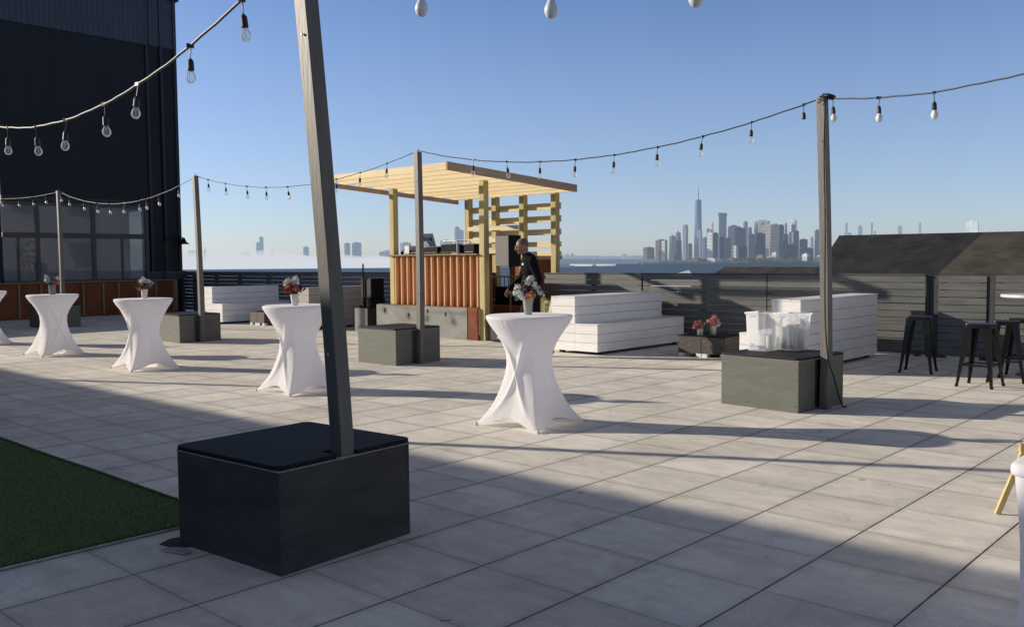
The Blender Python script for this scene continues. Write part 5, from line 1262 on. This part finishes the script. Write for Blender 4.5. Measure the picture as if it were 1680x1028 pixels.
boat('tiny white sail boat near the skyline end', 1054, 4000, 8, 14, (.6,.6,.6), name='sail_boat')
boat('distant small boat below the skyline', 1074.5, 2400, 5, 4, (.05,.05,.06), name='motor_boat')
p = far(930, 436, 3000); bgE = empty('pier_barge', 'dark moored barge or pier just right of the pergola', 'barge', (p.x, p.y, -22), YAW, None)
MB().box(-32,26,-8,8,-.5,6).build('deck', hz_mat('barge_deck', (.05,.06,.08), .38), bgE); MB().box(-28,10,-5,5,6.01,12).build('shed', hz_mat('barge_shed', (.06,.07,.09), .42), bgE)
wk = MB()
for a, b, w_ in ((978,1006,3.5),(985,1040,2)):
    pa, pb = far(a, 430, 2930), far(b, 430, 3150); d = (pb-pa); s_v = Vector((-d.y,d.x,0)).normalized()*w_
    wk.add([(pa.x-s_v.x*.3,pa.y-s_v.y*.3,-21.9),(pb.x-s_v.x,pb.y-s_v.y,-21.9),(pb.x+s_v.x,pb.y+s_v.y,-21.9),(pa.x+s_v.x*.3,pa.y+s_v.y*.3,-21.9)], [(0,1,2,3)])
tag(wk.build('ferry_wake', hz_mat('wake_foam', (.12,.16,.21), .16)), kind='stuff', label='pale wake on the water behind the ferry', cat='wake')

# bridge-like pier line and fog bank
def fog_mat():
    mt = bpy.data.materials.new('fog'); mt.use_nodes = True; n = mt.node_tree
    for o in list(n.nodes):
        if o.type != 'OUTPUT_MATERIAL': n.nodes.remove(o)
    out = n.nodes[0]; ab = n.nodes.new('ShaderNodeVolumeAbsorption'); em = n.nodes.new('ShaderNodeEmission'); ad = n.nodes.new('ShaderNodeAddShader')
    sig = .0026
    ab.inputs[0].default_value = (0,0,0,1); ab.inputs[1].default_value = sig
    em.inputs[0].default_value = (.66,.69,.76,1); em.inputs[1].default_value = sig  # scattered light of the fog put in as an even glow
    n.links.new(ab.outputs[0], ad.inputs[0]); n.links.new(em.outputs[0], ad.inputs[1]); n.links.new(ad.outputs[0], out.inputs['Volume'])
    try: mt.cycles.homogeneous_volume = True
    except Exception: pass
    mt.cycles.emission_sampling = 'NONE'
    return mt
M_FOG = fog_mat()
fog = empty('fog_bank', 'low white fog bank lying on the water before the far shore', 'fog', far(500, 430, 4000) * 1.0)
fog['kind'] = 'stuff'; fog.location.z = -22; FO = fog.location.copy()
def fog_layer(hmax, seed, fall):
    r_ = random.Random(seed); n_x, n_y = 90, 12; vs = []; fs = []
    ph = [r_.random()*6.28 for _ in range(8)]
    for i in range(n_x+1):
        u = i/n_x; px_ = 150 + (1010-150)*u
        for j in range(n_y+1):
            v = j/n_y; D = 3400 + seed*7 + (1500+60*fall)*v
            env = math.sin(math.pi*min(1, max(0, v)))**1.2 * min(1, u*8) * min(1, (1-u)*2.2)**1.2
            hgt = hmax*(1-.62*u)*env*(1 + .14*math.sin(u*17+ph[0]+v*3) + .09*math.sin(u*43+ph[1]+v*5) + .05*math.sin(u*91+ph[2]))
            p = far(px_, 430, D); vs.append((p.x-FO.x, p.y-FO.y, .4 + max(hgt, .02)))
    off = len(vs); W = n_y+1
    vs += [(x, y, .1) for x, y, _ in vs]
    for i in range(n_x):
        for j in range(n_y):
            a = i*W+j; fs.append((a, a+W, a+W+1, a+1)); fs.append((off+a, off+a+1, off+a+W+1, off+a+W))
        for j in (0, n_y):
            a = i*W+j; q = (a, off+a, off+a+W, a+W); fs.append(q if j == 0 else q[::-1])
    for j in range(n_y):
        for i in (0, n_x):
            a = i*W+j; q = (a, a+1, off+a+1, off+a); fs.append(q if i == 0 else q[::-1])
    MB().add(vs, fs).build('fog_layer', M_FOG, fog, smooth=True)
for k, h_ in enumerate((86, 70, 57, 45, 33)): fog_layer(h_, 3+k, k)
